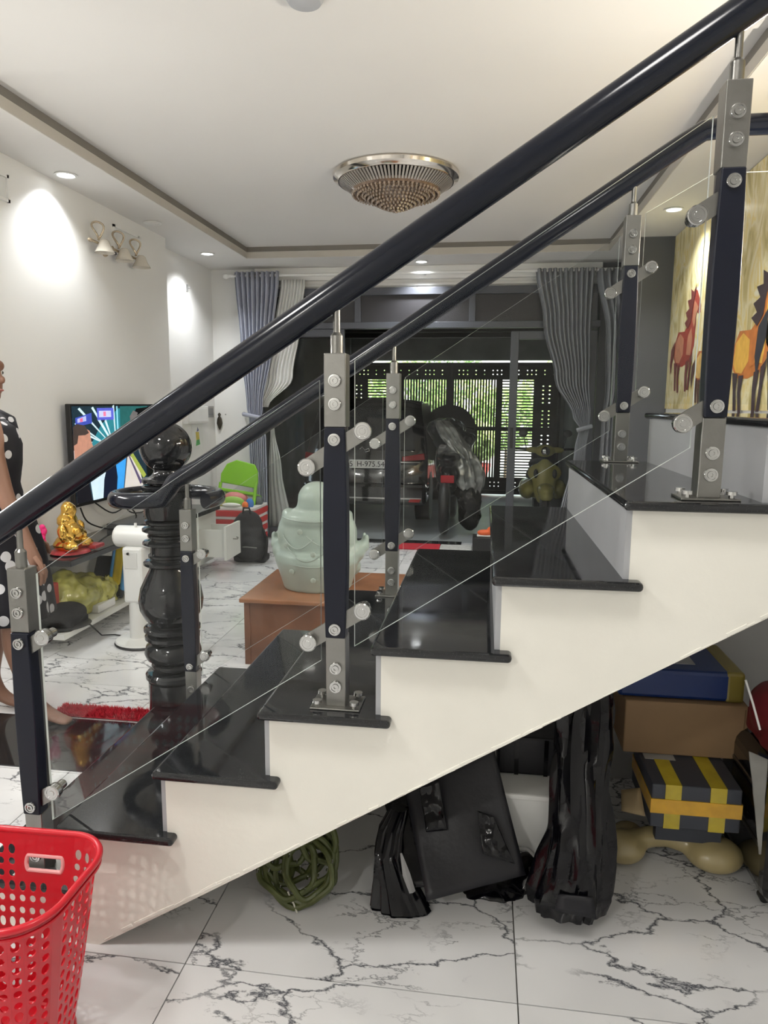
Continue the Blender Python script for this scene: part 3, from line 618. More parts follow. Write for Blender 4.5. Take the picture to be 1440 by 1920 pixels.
# white standing fan
fx, fy = -1.90, 3.70
o = empty('standing_device', (fx, fy, 0), 'white standing fan with cylinder head, column and round base', 'fan')
MB().lathe([(.155, .0), (.16, .008), (.155, .016)], (fx, fy, 0), 36).build('base_ring', BLACKP, o, smooth=True)
MB().lathe([(.155, .016), (.15, .026), (.06, .032), (0, .033)], (fx, fy, 0), 36).build('base', WHITEP, o, smooth=True)
MB().cyl((fx-.03, fy, .03), (fx-.03, fy, .42), .047, .043, 24).build('column', WHITEP, o, smooth=True)
MB().box(fx-.085, fx+.035, fy-.05, fy+.05, .24, .56).build('control_box', WHITEP, o, bevel=.015)
MB().box(fx-.07, fx+.005, fy-.053, fy-.049, .44, .53).build('front_plate', mat('plate', (.7, .7, .68), .3), o)
MB().cyl((fx-.045, fy-.06, .525), (fx-.045, fy-.048, .525), .007, n=10).build('button', BLACKP, o)
MB().cyl((fx-.13, fy+.02, .61), (fx+.20, fy+.02, .61), .062, n=28).ball((fx-.13, fy+.02, .61), (.03, .062, .062)).build('head', WHITEP, o, smooth=True)
MB().cyl((fx-.02, fy, .668), (fx-.02, fy, .69), .008, n=10).build('knob', WHITEP, o, smooth=True)

# ------------------------------------------------------------------ statue on wooden box
WOOD = mat('red_brown_wood', (.20, .085, .045), .35, var=.35, vscale=4, bump=.08, bscale=30)
WOODT = mat('orange_wood_top', (.34, .15, .075), .25, var=.2, vscale=5)
bx0, bx1, by0, by1 = -1.215, -.42, 3.46, 4.10
o = empty('wooden_box', ((bx0+bx1)/2, 3.78, 0), 'reddish brown wooden box with overhanging top beyond the stairs', 'box')
mb = MB().box(bx0, bx1, by0, by1, 0, .335).build('body', WOOD, o)
MB().box(bx0-.022, bx1+.022, by0-.022, by1+.022, .335, .358).build('top', WOODT, o, bevel=.006)
for y in (by0-.004,): 
    for x0, x1 in ((bx0, bx0+.03), (bx1-.03, bx1)): MB().box(x0, x1, y, by0+.002, 0, .335).build('edge_strip', WOOD, o)
JADE = mat('pale_celadon', (.40, .475, .42), .3, var=.08, vscale=7, sss=.1, coat=.3)
sx_, sy_, sz_ = -.89, 3.74, .358
o = empty('statue', (sx_, sy_, sz_), 'pale green seated bald figure statue in a robe, seen from behind on the wooden box', 'statue')
b_ = MB().lathe([(.185, .0), (.19, .02), (.215, .10), (.235, .16), (.225, .20)], (sx_, sy_, sz_), 40, sy=.8)
b_.lathe([(.215, .17), (.205, .24), (.19, .33), (.17, .40), (.12, .44)], (sx_, sy_, sz_), 40, sy=.72)
b_.lathe([(.17, .350), (.192, .362), (.198, .385), (.185, .405), (.13, .43), (.09, .44)], (sx_, sy_, sz_), 36, sy=.74).ball((sx_-.155, sy_, sz_+.405), (.042, .055, .032)).ball((sx_+.155, sy_, sz_+.405), (.042, .055, .032))
b_.ball((sx_, sy_, sz_+.455), (.112, .10, .06)).ball((sx_, sy_, sz_+.492), (.106, .10, .094))
for s_ in (-1, 1): b_.ball((sx_+s_*.165, sy_, sz_+.30), (.055, .08, .10)).ball((sx_+s_*.20, sy_+.03, sz_+.20), (.06, .09, .06)).ball((sx_+s_*.238, sy_+.06, sz_+.225), (.042, .05, .035)).ball((sx_+s_*.262, sy_+.06, sz_+.262), (.016, .022, .035)).ball((sx_+s_*.245, sy_+.09, sz_+.27), (.014, .018, .03)).ball((sx_+s_*.10, sy_+.14, sz_+.09), (.12, .10, .07))
blob(b_, 'body', JADE, o, .0085, 5)
ROBE = mat('robe_line', (.36, .42, .37), .35)
for (xa, xb, zc, dp_) in ((-.17, .02, .30, .06), (-.14, .10, .25, .07), (-.18, .17, .395, .012), (-.19, .19, .17, .02), (-.02, .17, .31, .05)):
    pts = []
    for i in range(15):
        t = i/14; xx = xa+(xb-xa)*t; zz = zc-dp_*math.sin(PI*t); rr = .195 if zz > .24 else .225
        yy = -math.sqrt(max(.0005, 1-(xx/rr)**2))*(.145 if zz > .36 else .165 if zz > .2 else .185); pts.append((sx_+xx, sy_+yy, sz_+zz))
    MB().tube(pts, .0032, 6).build('robe_fold', ROBE, o, smooth=True)
for (xx, zz) in ((-.06, .33), (.08, .34), (-.10, .12), (.02, .08), (.12, .11), (-.14, .25), (.02, .22)):
    yy = -math.sqrt(1-(xx/.22)**2)*(.155 if zz > .24 else .187)
    mb = MB().ball((sx_+xx, sy_+yy, sz_+zz), (.015, .003, .015), 14, 8)
    mb.build('robe_medallion', mat('medallion', (.42, .48, .42), .4, var=.2, vscale=60), o, smooth=True)

# ------------------------------------------------------------------ far left corner: cabinet things
def cyl_bag(): pass
o = empty('toy_tub', (-2.26, 6.35, 0), 'red and white striped woven tub full of toys in the corner', 'tub')
STR = [mat('tub_red', (.50, .03, .03), .5, var=.1), mat('tub_white', (.75, .72, .70), .5)]
mb = MB(); prf = [(0, 0), (.08, 0), (.09, 1), (.15, 1), (.16, 0), (.24, 0), (.25, 1), (.30, 1), (.31, 0), (.40, 0)]
for i in range(0, 5):
    z0 = i*.084; mb.box(-2.46+.0-.012*i/5, -2.05+.012*i/5, 6.15-.01*i/5, 6.55, z0, z0+.055, 0); mb.box(-2.455-.012*i/5, -2.055+.012*i/5, 6.155, 6.545, z0+.055, z0+.084, 1)
mb.build('stripes', None, o, mats=STR, bevel=.006)
toys = [('green toy plate', (-2.28, 6.25, .46), (.11, .02, .05), (.35, .62, .10)), ('pink toy', (-2.30, 6.38, .48), (.12, .08, .06), (.75, .25, .25)), ('white toy', (-2.27, 6.18, .44), (.09, .03, .02), (.8, .8, .75)), ('orange toy', (-2.14, 6.18, .44), (.03, .03, .035), (.9, .2, .03)), ('blue toy', (-2.11, 6.22, .45), (.04, .03, .05), (.05, .2, .6)), ('yellow toy', (-2.39, 6.25, .45), (.05, .05, .05), (.6, .55, .2)), ('dark toy', (-2.09, 6.4, .45), (.05, .05, .05), (.1, .12, .12))]
for lab, c, r, col in toys:
    tag(MB().ball(c, r, 14, 8).build('toy', mat('toy', col, .35), smooth=True), lab+' in the striped tub', 'toy', 'toys in the striped tub')
LIME = mat('lime_plastic', (.23, .55, .02), .35, var=.05)
o = empty('child_chair', (-2.27, 6.42, .45), 'lime green plastic child chair lying on top of the toy tub', 'chair')
M_ = Matrix.Translation((-2.27, 6.40, .66)) @ Matrix.Rotation(-.25, 4, 'X') @ Matrix.Rotation(.12, 4, 'Y')
mb = MB().prism([(-.17, -.06), (.17, -.07), (.19, -.02), (.17, .09), (.13, .15), (-.05, .17), (-.14, .12), (-.18, .02)], 'y', -.012, .012)
for i, v in enumerate(mb.v): mb.v[i] = M_ @ v
mb.build('backrest', LIME, o, bevel=.008)
MB().box(-.17, .17, -.01, .2, -.14, -.11, M=M_).build('seat', LIME, o, bevel=.008)
for a, b in (((-.17, 0, -.06), (-.16, 0, -.26)), ((.17, 0, -.02), (.19, 0, -.28)), ((-.16, .18, -.12), (-.16, .18, -.26)), ((.17, .18, -.12), (.18, .18, -.26))):
    MB().cyl(M_ @ Vector(a), M_ @ Vector(b), .016, n=10).build('leg', LIME, o, smooth=True)
# backpack
BPK = mat('backpack_cloth', (.010, .010, .012), .75, var=.2, bump=.25, bscale=120)
o = empty('backpack', (-2.000, 5.83, 0), 'black backpack standing on the floor by the open drawer', 'backpack')
blob(MB().ball((-2.000, 5.85, .17), (.175, .13, .17)).ball((-2.010, 5.87, .30), (.13, .10, .14)).ball((-1.970, 5.77, .13), (.14, .09, .11)).box(-2.12, -1.84, 5.77, 5.93, .004, .06), 'body', BPK, o, .012, 6, .01, 8)
MB().tube([(-2.040, 5.83, .42), (-2.030, 5.82, .47), (-1.980, 5.82, .47), (-1.970, 5.83, .42)], .009, 8).build('handle', BPK, o, smooth=True)
MB().tube([(-2.070, 5.73, .14), (-1.970, 5.68, .16), (-1.880, 5.70, .15)], .005, 6).build('zip', STEEL, o, smooth=True)
MB().tube([(-1.850, 5.79, .30), (-1.810, 5.77, .2), (-1.820, 5.77, .08), (-1.860, 5.75, .02)], .010, 8).build('strap', BPK, o, smooth=True)
# wall items by the corner
p = at(390, 772, X=XL2)
o = empty('intercom', p, 'small grey square panel on the white recessed wall', 'switch panel')
MB().box(p.x, p.x+.02, p.y-.11, p.y+.11, p.z-.055, p.z+.055).build('body', mat('grey_switch', (.25, .25, .25), .4), o, bevel=.004)
MB().box(p.x+.02, p.x+.022, p.y-.08, p.y+.08, p.z-.035, p.z+.035).build('screen', mat('grey_screen', (.17, .17, .18), .2), o)
p = at(365, 780, X=XL2)
o = empty('fuse_box', p, 'white wall box with a hinged lid left of the grey panel', 'wall box')
MB().box(p.x, p.x+.05, p.y-.28, p.y+.22, p.z-.07, p.z+.09).build('body', WHITEP, o, bevel=.006)
MB().box(p.x+.05, p.x+.056, p.y-.26, p.y+.20, p.z-.05, p.z+.07).build('lid', WHITEP, o, bevel=.003)
p = at(372, 815, X=XL2)
o = empty('calendar', p, 'white wall calendar with a green and yellow printed figure', 'calendar')
MB().box(p.x, p.x+.006, p.y-.16, p.y+.10, p.z-.14, p.z+.1).build('sheet', mat('paper', (.78, .79, .76), .6), o)
print_on('print', [((.1, .4, .12), [(.3, .15), (.7, .2), (.65, .4), (.35, .38)]), ((.6, .5, .1), [(.35, .38), (.65, .4), (.6, .7), (.3, .7)]), ((.1, .12, .25), [(.4, .7), (.6, .75), (.5, .9)])], lambda u, v, k: (p.x+.0065+.0003*k, p.y-.16+.26*u, p.z-.14+.24*v), o)
p = at(413, 790, Y=YB)
o = empty('hanging_ornament', p, 'small dark hanging ornament on the white back wall', 'ornament')
MB().lathe([(0, -.09), (.012, -.07), (.03, -.02), (.022, .03), (.01, .05), (.018, .07), (.0, .09)], p+Vector((0, -.02, 0)), 16, sy=.5).build('figure', mat('bronze_dark', (.05, .042, .03), .4, .4), o, smooth=True)
MB().ball(p+Vector((.06, -.004, .07)), .006).build('nail', STEEL, o)

# ------------------------------------------------------------------ curtains
def curtain(name, rows, y, folds, amp, m, parent, thick=.0):
    """rows: [(z, x_left, x_right, amplitude factor)]"""
    N = folds*10; vs = []; fs = []
    R_ = []
    for j in range(len(rows)-1):
        for q in range(6):
            t = q/6; A, B = rows[j], rows[j+1]; ts = t*t*(3-2*t); R_.append(tuple(A[i]+(B[i]-A[i])*(t if i == 0 else ts) for i in range(4)))
    R_.append(rows[-1])
    for z, xl, xr, f in R_:
        for i in range(N+1):
            u = i/N; vs.append((xl+(xr-xl)*u, y+amp*f*math.sin(2*PI*folds*u+.4*math.sin(z*3))+amp*.3*f*math.sin(2*PI*folds*.37*u+z), z))
    for j in range(len(R_)-1):
        for i in range(N): a = j*(N+1)+i; fs.append((a, a+1, a+N+2, a+N+1))
    o = mesh_obj(name, vs, fs, m, parent, smooth=False); o.data.shade_smooth()
    s_ = o.modifiers.new('t', 'SOLIDIFY'); s_.thickness = .002; return o
CUR = mat('blue_grey_fabric', (.36, .38, .46), .8, var=.06, vscale=20, bump=.1, bscale=300)
CURR = mat('grey_fabric', (.30, .31, .335), .8, var=.06, vscale=20, bump=.1, bscale=300)
SHEER = mat('white_sheer_fabric', (.70, .71, .69), .8, var=.05, vscale=10, bump=.1, bscale=250)
o = empty('curtain', (-2.2, 6.86, 2.57), 'blue-grey pleated curtain gathered by the left door jamb', 'curtain', 'door curtains')
curtain('panel', [(2.60, -2.43, -1.985, 1), (1.9, -2.38, -2.06, .9), (1.30, -2.33, -2.17, .6), (1.22, -2.31, -2.18, .4), (1.0, -2.32, -2.14, .7), (.06, -2.27, -2.14, .8)], 6.845, 9, .028, CUR, o)
MB().tube([(-2.36, 6.83, 1.25), (-2.30, 6.80, 1.24), (-2.20, 6.79, 1.22), (-2.15, 6.83, 1.21)], .02, 10).build('tieback', CUR, o, smooth=True)
MB().ball((-2.38, 6.9, 1.25), .022).cyl((-2.40, 6.99, 1.25), (-2.38, 6.9, 1.25), .008, n=8).build('tieback_knob', CHROME, o, smooth=True)
o = empty('curtain', (-1.87, 6.92, 2.5), 'white sheer curtain swept aside inside the left jamb', 'curtain', 'door curtains')
curtain('panel', [(2.53, -1.985, -1.745, 1), (2.1, -2.05, -1.80, 1), (1.6, -2.17, -1.88, .9), (1.32, -2.21, -2.13, .35)], 6.90, 8, .012, SHEER, o)
curtain('lower_panel', [(1.12, -2.14, -2.10, .3), (.7, -2.165, -2.03, .6), (.10, -2.17, -1.93, .8)], 6.995, 4, .010, SHEER, o)
o = empty('curtain', (.85, 6.86, 2.57), 'grey pleated curtain tied back by the right door leaf', 'curtain', 'door curtains')
curtain('panel', [(2.58, .415, .93, 1), (2.1, .50, .92, .9), (1.6, .62, .93, .8), (1.25, .80, .955, .5), (1.15, .86, .95, .3), (.95, .83, .93, .5), (.3, .72, .90, .7), (.06, .70, .9, .7)], 6.845, 11, .028, CURR, o)
MB().tube([(.84, 6.82, 1.13), (.90, 6.80, 1.15), (.97, 6.83, 1.17)], .02, 10).build('tieback', CURR, o, smooth=True)
o = empty('curtain', (1.2, 6.86, 2.57), 'second grey curtain hanging straight beside the dark pier', 'curtain', 'door curtains')
curtain('panel', [(2.57, .95, 1.34, 1), (2.0, 1.06, 1.34, .9), (1.5, 1.08, 1.32, .9), (1.2, 1.06, 1.28, .6), (.06, 1.05, 1.3, .9)], 6.85, 6, .03, CURR, o)
o = empty('curtain_rod', (-.5, 6.87, 2.565), 'white curtain rod running across above the sliding doors', 'curtain rod')
MB().cyl((-2.50, 6.872, 2.568), (1.38, 6.872, 2.568), .014, n=14).build('rod', WHITEP, o, smooth=True)
MB().lathe([(.0, -.05), (.02, -.045), (.028, -.02), (.02, 0), (.014, .01)], (-2.50, 6.872, 2.568), 16, M=Matrix.Rotation(PI/2, 3, 'Y')).build('finial', WHITEP, o, smooth=True)
for x in (-2.47, -.6, 1.36): MB().box(x-.01, x+.01, 6.87, 6.955, 2.56, 2.576).build('bracket', WHITEP, o)
rg = []
for x in [-2.40+.06*i for i in range(7)]+[.95+.05*i for i in range(8)]: MB().lathe([(.017, -.006), (.024, -.006), (.024, .006), (.017, .006), (.017, -.006)], (x, 6.872, 2.562), 14, M=Matrix.Rotation(PI/2, 3, 'Y')).build('ring', STEEL, o, smooth=True)

# ------------------------------------------------------------------ mural of horses
XM = XR-.012
mu_ = empty('horse_mural', (XM, 3.0, 1.3), 'wall mural of galloping red and orange horses on a cream background', 'mural')
mm = mat('mural_ground', (.85, .74, .42), .25, var=0); n, l = nodes(mm); b = n['Principled BSDF']
tc = n.new('ShaderNodeTexCoord'); mp = n.new('ShaderNodeMapping'); mp.inputs['Scale'].default_value = (1, 1.6, .7); nz = n.new('ShaderNodeTexNoise'); nz.inputs['Scale'].default_value = 3.4; nz.inputs['Detail'].default_value = 6; nz.inputs['Distortion'].default_value = 1.6
cr = n.new('ShaderNodeValToRGB'); e = cr.color_ramp.elements; e[0].position = .30; e[0].color = (.50, .40, .15, 1); e[1].position = .74; e[1].color = (.97, .95, .82, 1)
for ps, c in ((.42, (.75, .62, .30, 1)), (.50, (.92, .82, .52, 1)), (.58, (.88, .68, .25, 1)), (.66, (.95, .88, .65, 1))): q = e.new(ps); q.color = c
l.new(tc.outputs['Object'], mp.inputs[0]); l.new(mp.outputs[0], nz.inputs['Vector']); l.new(nz.outputs['Fac'], cr.inputs['Fac']); l.new(cr.outputs['Color'], b.inputs['Base Color'])
MB().box(XM, XR-.002, 1.2, 5.99, 1.336, 2.645).build('painted_panel', mm, mu_)
def horse(cy_, gz_, s, cols, parent, neck=1):
    """side/three-quarter standing horse drawn in flat paint; y to the viewer's right is smaller"""
    body, dark, light = cols
    B = [(body, [(-.34, .50), (-.33, .70), (-.22, .86), (.0, .84), (.12, .92), (.20, 1.12), (.24, 1.30), (.30, 1.36), (.36, 1.34), (.50, 1.12), (.50, 1.02), (.42, 1.02), (.36, 1.08), (.38, .88), (.36, .60), (.26, .40), (.0, .34), (-.24, .36)]),
         (light, [(-.31, .52), (-.28, .74), (-.14, .83), (-.0, .74), (.0, .52), (-.12, .40), (-.24, .42)]),
         (light, [(.10, .50), (.14, .76), (.24, .86), (.30, .70), (.26, .48)]), (body, [(.04, .46), (.08, .74), (.13, .70), (.12, .48)]),
         (light, [(.26, .95), (.30, 1.22), (.44, 1.10), (.38, 1.02), (.34, .84)]),
         (dark, [(.12, .86), (.0, .96), (.10, 1.0), (.02, 1.10), (.14, 1.14), (.06, 1.26), (.18, 1.26), (.16, 1.40), (.26, 1.34), (.34, 1.44), (.30, 1.30), (.24, 1.12), (.22, .96)]),
         (dark, [(-.32, .74), (-.44, .62), (-.46, .40), (-.42, .24), (-.38, .40), (-.33, .52)]),
         (dark, [(-.30, .42), (-.18, .40), (-.20, .22), (-.17, .0), (-.23, .0), (-.26, .22)]),
         (dark, [(-.16, .38), (-.06, .38), (-.10, .20), (-.06, -.03), (-.12, -.03), (-.16, .20)]),
         (dark, [(.14, .40), (.24, .42), (.20, .22), (.21, -.02), (.15, -.02), (.13, .22)]),
         (dark, [(.26, .44), (.36, .52), (.31, .26), (.29, .0), (.23, .0), (.26, .26)])]
    print_on('horse', [(c, p) for c, p in B], lambda u, v, k: (XM-.0008-.0006*k, cy_-u*s*1.5, gz_+v*s), parent)
RED = ((.35, .05, .03), (.16, .03, .025), (.55, .22, .12)); ORG = ((.62, .20, .04), (.05, .03, .035), (.92, .50, .08)); PUR = ((.30, .07, .06), (.03, .03, .04), (.80, .38, .06))
horse(5.55, 1.47, .50, RED, mu_); horse(5.02, 1.38, .40, ((.50, .16, .05), (.10, .04, .03), (.70, .45, .15)), mu_)
horse(4.20, 1.33, .52, ORG, mu_, 1); horse(3.62, 1.34, .70, PUR, mu_); horse(2.8, 1.34, .7, ORG, mu_); horse(2.0, 1.34, .7, RED, mu_)

# ------------------------------------------------------------------ garage: gate, greenery, car, motorbikes
YG = 10.9
gt = empty('gate', (-.6, YG, 0), 'dark metal gate with slatted windows and pierced dot panels at the garage end', 'gate')
def gx_(px): return at(px, 800, Y=YG).x
def gz2(py): return at(850, py, Y=YG).z
ztop, zbot = gz2(680), 0.02
frm = MB()
xs = [gx_(v) for v in (658, 668)]
def bar(a, b, c, d): frm.box(a, b, YG-.03, YG+.03, c, d)
g = dict(A=(693, 727), B=(757, 835), Cc=(850, 928), D=(940, 953), E=(973, 998))
zs1, zs0 = gz2(712), gz2(893)
xl_, xr_ = gx_(656), gx_(1046)
rects = [(gx_(690), gx_(728)), (gx_(757), gx_(835)), (gx_(850), gx_(928)), (gx_(940), gx_(962)), (gx_(966), gx_(998))]
# solid verticals between windows
edges = [xl_+.0]+[v for r in rects for v in r]+[xr_]
def sheet_panel(x0, x1, z0, z1, nu, nv, hole, keep=None, y=YG):
    mb = holes_sheet(nu, nv, hole, lambda u, v: Vector((x0+(x1-x0)*u, y, z0+(z1-z0)*v)), keep); o = mb.build('pierced_panel', DARKM, gt)
    s_ = o.modifiers.new('t', 'SOLIDIFY'); s_.thickness = .004; return o
hd = lambda i, j: (.20, .20)
# top band and bottom band of dots
zt0 = zs1; dz = .058
sheet_panel(xl_, xr_, zt0+.05, zt0+.05+2*dz, 50, 2, lambda i, j: (.14, .14) if (i % 8) in (0, 2, 3, 4, 6) else None)
frm.box(xl_, xr_, YG-.002, YG+.002, zt0, zt0+.05); frm.box(xl_, xr_, YG-.002, YG+.002, zt0+.05+2*dz, ztop)
sheet_panel(xl_, xr_, zs0-.05-2*dz, zs0-.05, 50, 2, lambda i, j: (.14, .14) if (i % 8) in (0, 2, 3, 4, 6) else None)
frm.box(xl_, xr_, YG-.002, YG+.002, zs0-.05, zs0); frm.box(xl_, xr_, YG-.002, YG+.002, zbot, zs0-.05-2*dz)
# side columns with dots
sheet_panel(xl_, rects[0][0], zs0, zs1, 4, 24, lambda i, j: (.15, .15) if i in (1, 2) and (j % 6) != 5 else None)
sheet_panel(rects[4][1], xr_, zs0, zs1, 4, 24, lambda i, j: (.15, .15) if i in (1, 2) and (j % 6) != 5 else None)
for i in range(4): frm.box(rects[i][1], rects[i+1][0], YG-.02, YG+.02, zs0, zs1)
for x in (xl_, gx_(742), gx_(843), gx_(934), gx_(964), xr_): frm.box(x-.02, x+.02, YG-.035, YG+.035, zbot, ztop)
frm.box(xl_, xr_, YG-.03, YG+.03, ztop-.04, ztop); frm.box(xl_, xr_, YG-.03, YG+.03, zbot, zbot+.06)
zm = gz2(803); frm.box(rects[1][0], xr_, YG-.02, YG+.02, zm-.03, zm+.03)
frm.build('frame', DARKM, gt)
slm = {}
for i, (a, b) in enumerate(rects):
    if i in (1, 2):
        n_ = 15
        for k in range(n_):
            x = a+(b-a)*(k+.5)/n_; MB().box(x-.0125, x+.0125, YG-.012, YG+.012, zs0, zs1).build('slat', DARKM, gt)
    else:
        n_ = 34
        for k in range(n_):
            z = zs0+(zs1-zs0)*(k+.5)/n_; MB().box(a, b, YG-.012, YG+.012, z-.010, z+.010).build('slat', DARKM, gt)
cx_, cz_, cr_ = at(843, 810, Y=YG).x, at(843, 810, Y=YG).z, .41
cel = 16
mb = holes_sheet(cel, cel, lambda i, j: (.13, .13) if ((i % 4) in (1, 2) and (j % 3) in (1, 2) and (i-7.5)**2+(j-7.5)**2 < 36) else None, lambda u, v: Vector((cx_-cr_+2*cr_*u, YG-.045, cz_-cr_+2*cr_*v)), lambda i, j: (i-7.5)**2+(j-7.5)**2 < 50)
o = mb.build('pierced_disc', DARKM, gt); s_ = o.modifiers.new('t', 'SOLIDIFY'); s_.thickness = .006
MB().lathe([(cr_*.82, -.02), (cr_, -.02), (cr_, .02), (cr_*.82, .02), (cr_*.82, -.02)], (cx_, YG-.045, cz_), 48, M=Matrix.Rotation(PI/2, 3, 'X')).build('disc_ring', DARKM, gt, smooth=True)
# outside
tag(MB().box(-8, 8, 11.2, 30, -.1, -.02).build('ground', mat('yard_paving', (.42, .40, .36), .8, var=.15, bump=.2)), kind='structure')
tag(MB().box(-8, 8, 19, 19.2, -.02, 2.6).build('wall_street', mat('street_wall', (.62, .60, .55), .8, var=.1)), kind='structure')
LEAF = [mat('leaf_green', c, .5, var=.3, vscale=3) for c in ((.26, .38, .10), (.42, .52, .18), (.16, .27, .08))]
def bush(x, y, z0, rx, rz, n_, m, lab, grp):
    o = empty('shrub', (x, y, 0), lab, 'shrub', grp)
    mb = MB()
    for i in range(n_):
        v = Vector((random.gauss(0, 1), random.gauss(0, 1), random.gauss(0, 1))).normalized()*random.uniform(.5, 1)**.5
        c = Vector((x+v.x*rx, y+v.y*rx, z0+rz+v.z*rz)); a = Vector((random.gauss(0, 1), random.gauss(0, 1), random.gauss(0, 1))).normalized(); b_ = a.orthogonal().normalized(); L = random.uniform(.05, .11)
        mb.add([c-a*L, c+b_*L*.35, c+a*L, c-b_*L*.35], [(0, 1, 2, 3)])
    tag(mb.build('foliage', m, o), kind='stuff')
    MB().cyl((x, y, -.02), (x, y, z0+rz), .03, .015, 8).build('stem', mat('bark', (.1, .07, .04), .9), o)
labs = ['leafy green shrub outside the gate, leftmost', 'leafy green shrub outside the gate behind the left slats', 'light green shrub outside the gate behind the disc', 'dark green shrub outside the gate, right of the disc', 'leafy green shrub outside the gate, rightmost', 'tall shrub outside the gate behind the motorbike', 'low shrub outside the gate beside the red pot']
for i, (x, y, z0, rx, rz) in enumerate(((-2.6, 14.5, .9, .9, .6), (-1.5, 13.5, 1.0, .8, .6), (-.5, 14.2, .6, .8, .75), (.4, 13.8, .5, .7, .6), (1.3, 14.5, .8, .8, .7), (-.9, 15.5, 1.3, .9, .7), (-.1, 12.9, .35, .32, .35))):
    bush(x, y, z0, rx, rz, 1100, LEAF[(1, 0, 1, 0, 1, 2, 1)[i]], labs[i], 'shrubs outside the gate')
o = empty('flower_pot', (-.12, 12.9, 0), 'red flower pot outside the gate below the shrub', 'pot')
MB().lathe([(.14, -.02), (.22, .26), (.24, .26), (.24, .32), (.20, .32), (.19, .28)], (-.12, 12.9, 0), 24).build('pot', mat('red_pot', (.6, .08, .05), .5), o, smooth=True)
sn = bpy.data.lights.new('sun', 'SUN'); sn.energy = 9; sn.angle = .02; sn.color = (1, .96, .88); so = bpy.data.objects.new('sun', sn); C.objects.link(so); so.rotation_euler = (math.radians(35), math.radians(22), 0)
# car
CP = mat('black_car_paint', (.006, .006, .008), .12, var=.1, coat=1); CG = mat('car_glass', (.012, .014, .017), .05, var=.05, spec=.8)
ccx, yr = -1.31, 7.75
car = empty('car', (ccx, 9.2, 0), 'black hatchback parked nose to the gate behind the glass doors', 'car')
prof_ = [(yr+.02, .28), (yr, .45), (yr+.02, .62), (yr+.06, .80), (yr+.14, 1.05), (yr+.26, 1.33), (yr+.50, 1.42), (yr+1.6, 1.42), (yr+2.1, 1.02), (yr+2.85, .86), (yr+2.98, .65), (yr+2.98, .28)]
vs = []; fs = []; hw = .69
NS = 9
for i in range(NS):
    u = -1+2*i/(NS-1)
    for (y, z) in prof_:
        w_ = hw*(1-.16*max(0, (z-.85)/.57)); yy = y+(.10*abs(u)**3 if y < 9 else -.10*abs(u)**3); vs.append((ccx+u*w_, yy, z-(.03*abs(u)**4 if z > 1.3 else 0)))
k = len(prof_)
for i in range(NS-1):
    for j in range(k): a = i*k+j; b_ = i*k+(j+1) % k; fs.append((a, b_, b_+k, a+k))
fs.append(tuple(range(k))); fs.append(tuple(range((NS-1)*k, NS*k)))
mesh_obj('body', vs, fs, CP, car, smooth=True, bevel=.02)
MB().prism([(-.56, .88), (.56, .88), (.47, 1.28), (-.47, 1.28)], 'y', 0, .012).v
q = MB()
q.add([(ccx+u*.56, yr+.072-.012+.03*abs(u), .86) for u in (-1, 0, 1)]+[(ccx+u*.47, yr+.235-.012+.03*abs(u), 1.29) for u in (-1, 0, 1)], [(0, 1, 4, 3), (1, 2, 5, 4)])
o = q.build('rear_window', CG, car); s_ = o.modifiers.new('t', 'SOLIDIFY'); s_.thickness = .01
MB().box(ccx-.69, ccx+.69, yr-.06, yr+.10, .26, .50).build('rear_bumper', CP, car, bevel=.04)
MB().box(ccx-.64, ccx+.64, yr-.066, yr-.05, .33, .345).build('bumper_strip', CHROME, car)
MB().box(ccx-.33, ccx+.33, yr-.015, yr+.03, .715, .735).build('chrome_strip', CHROME, car, bevel=.003)
for s_ in (-1, 1):
    MB().prism([(ccx+s_*.42, .74), (ccx+s_*.67, .76), (ccx+s_*.66, .83), (ccx+s_*.42, .79)], 'y', yr-.01, yr+.12).build('tail_light', mat('tail_red', (.30, .01, .015), .15, coat=1), car, bevel=.006)
    MB().box(ccx+s_*.42-.12, ccx+s_*.42+.2 if s_ > 0 else ccx+s_*.42+.0, yr-.012, yr+.05, .725, .737).build('light_trim', CHROME, car)
    MB().prism([(ccx+s_*.50, .30), (ccx+s_*.62, .30), (ccx+s_*.64, .335), (ccx+s_*.52, .335)], 'y', yr-.07, yr-.05).build('reflector', mat('reflector_red', (.45, .02, .02), .2), car)
    for yy in (yr+.62, yr+2.4): MB().cyl((ccx+s_*.695, yy, .29), (ccx+s_*.53, yy, .29), .285, n=28).build('wheel', BLACKP, car, smooth=True)
pl_ = at(688, 870, Y=yr-.03)
plate = MB().box(pl_.x-.195, pl_.x+.195, yr-.034, yr-.026, pl_.z-.047, pl_.z+.047).build('license_plate', mat('plate_white', (.86, .87, .86), .4, var=.03), car, bevel=.003)
text_obj('51H-975.54', 'plate_text', .082, Matrix.Translation((pl_.x, yr-.0352, pl_.z-.002)) @ Matrix.Rotation(PI/2, 4, 'X'), BLACKP, plate)
e0 = at(683, 842, Y=yr-.0)
MB().tube([(e0.x-.05, yr-.005, e0.z), (e0.x-.02, yr-.008, e0.z+.025), (e0.x+.01, yr-.008, e0.z-.01), (e0.x+.05, yr-.008, e0.z+.012), (e0.x+.06, yr-.008, e0.z-.02), (e0.x+.01, yr-.005, e0.z-.03)], .006, 6).build('emblem', CHROME, car, smooth=True)
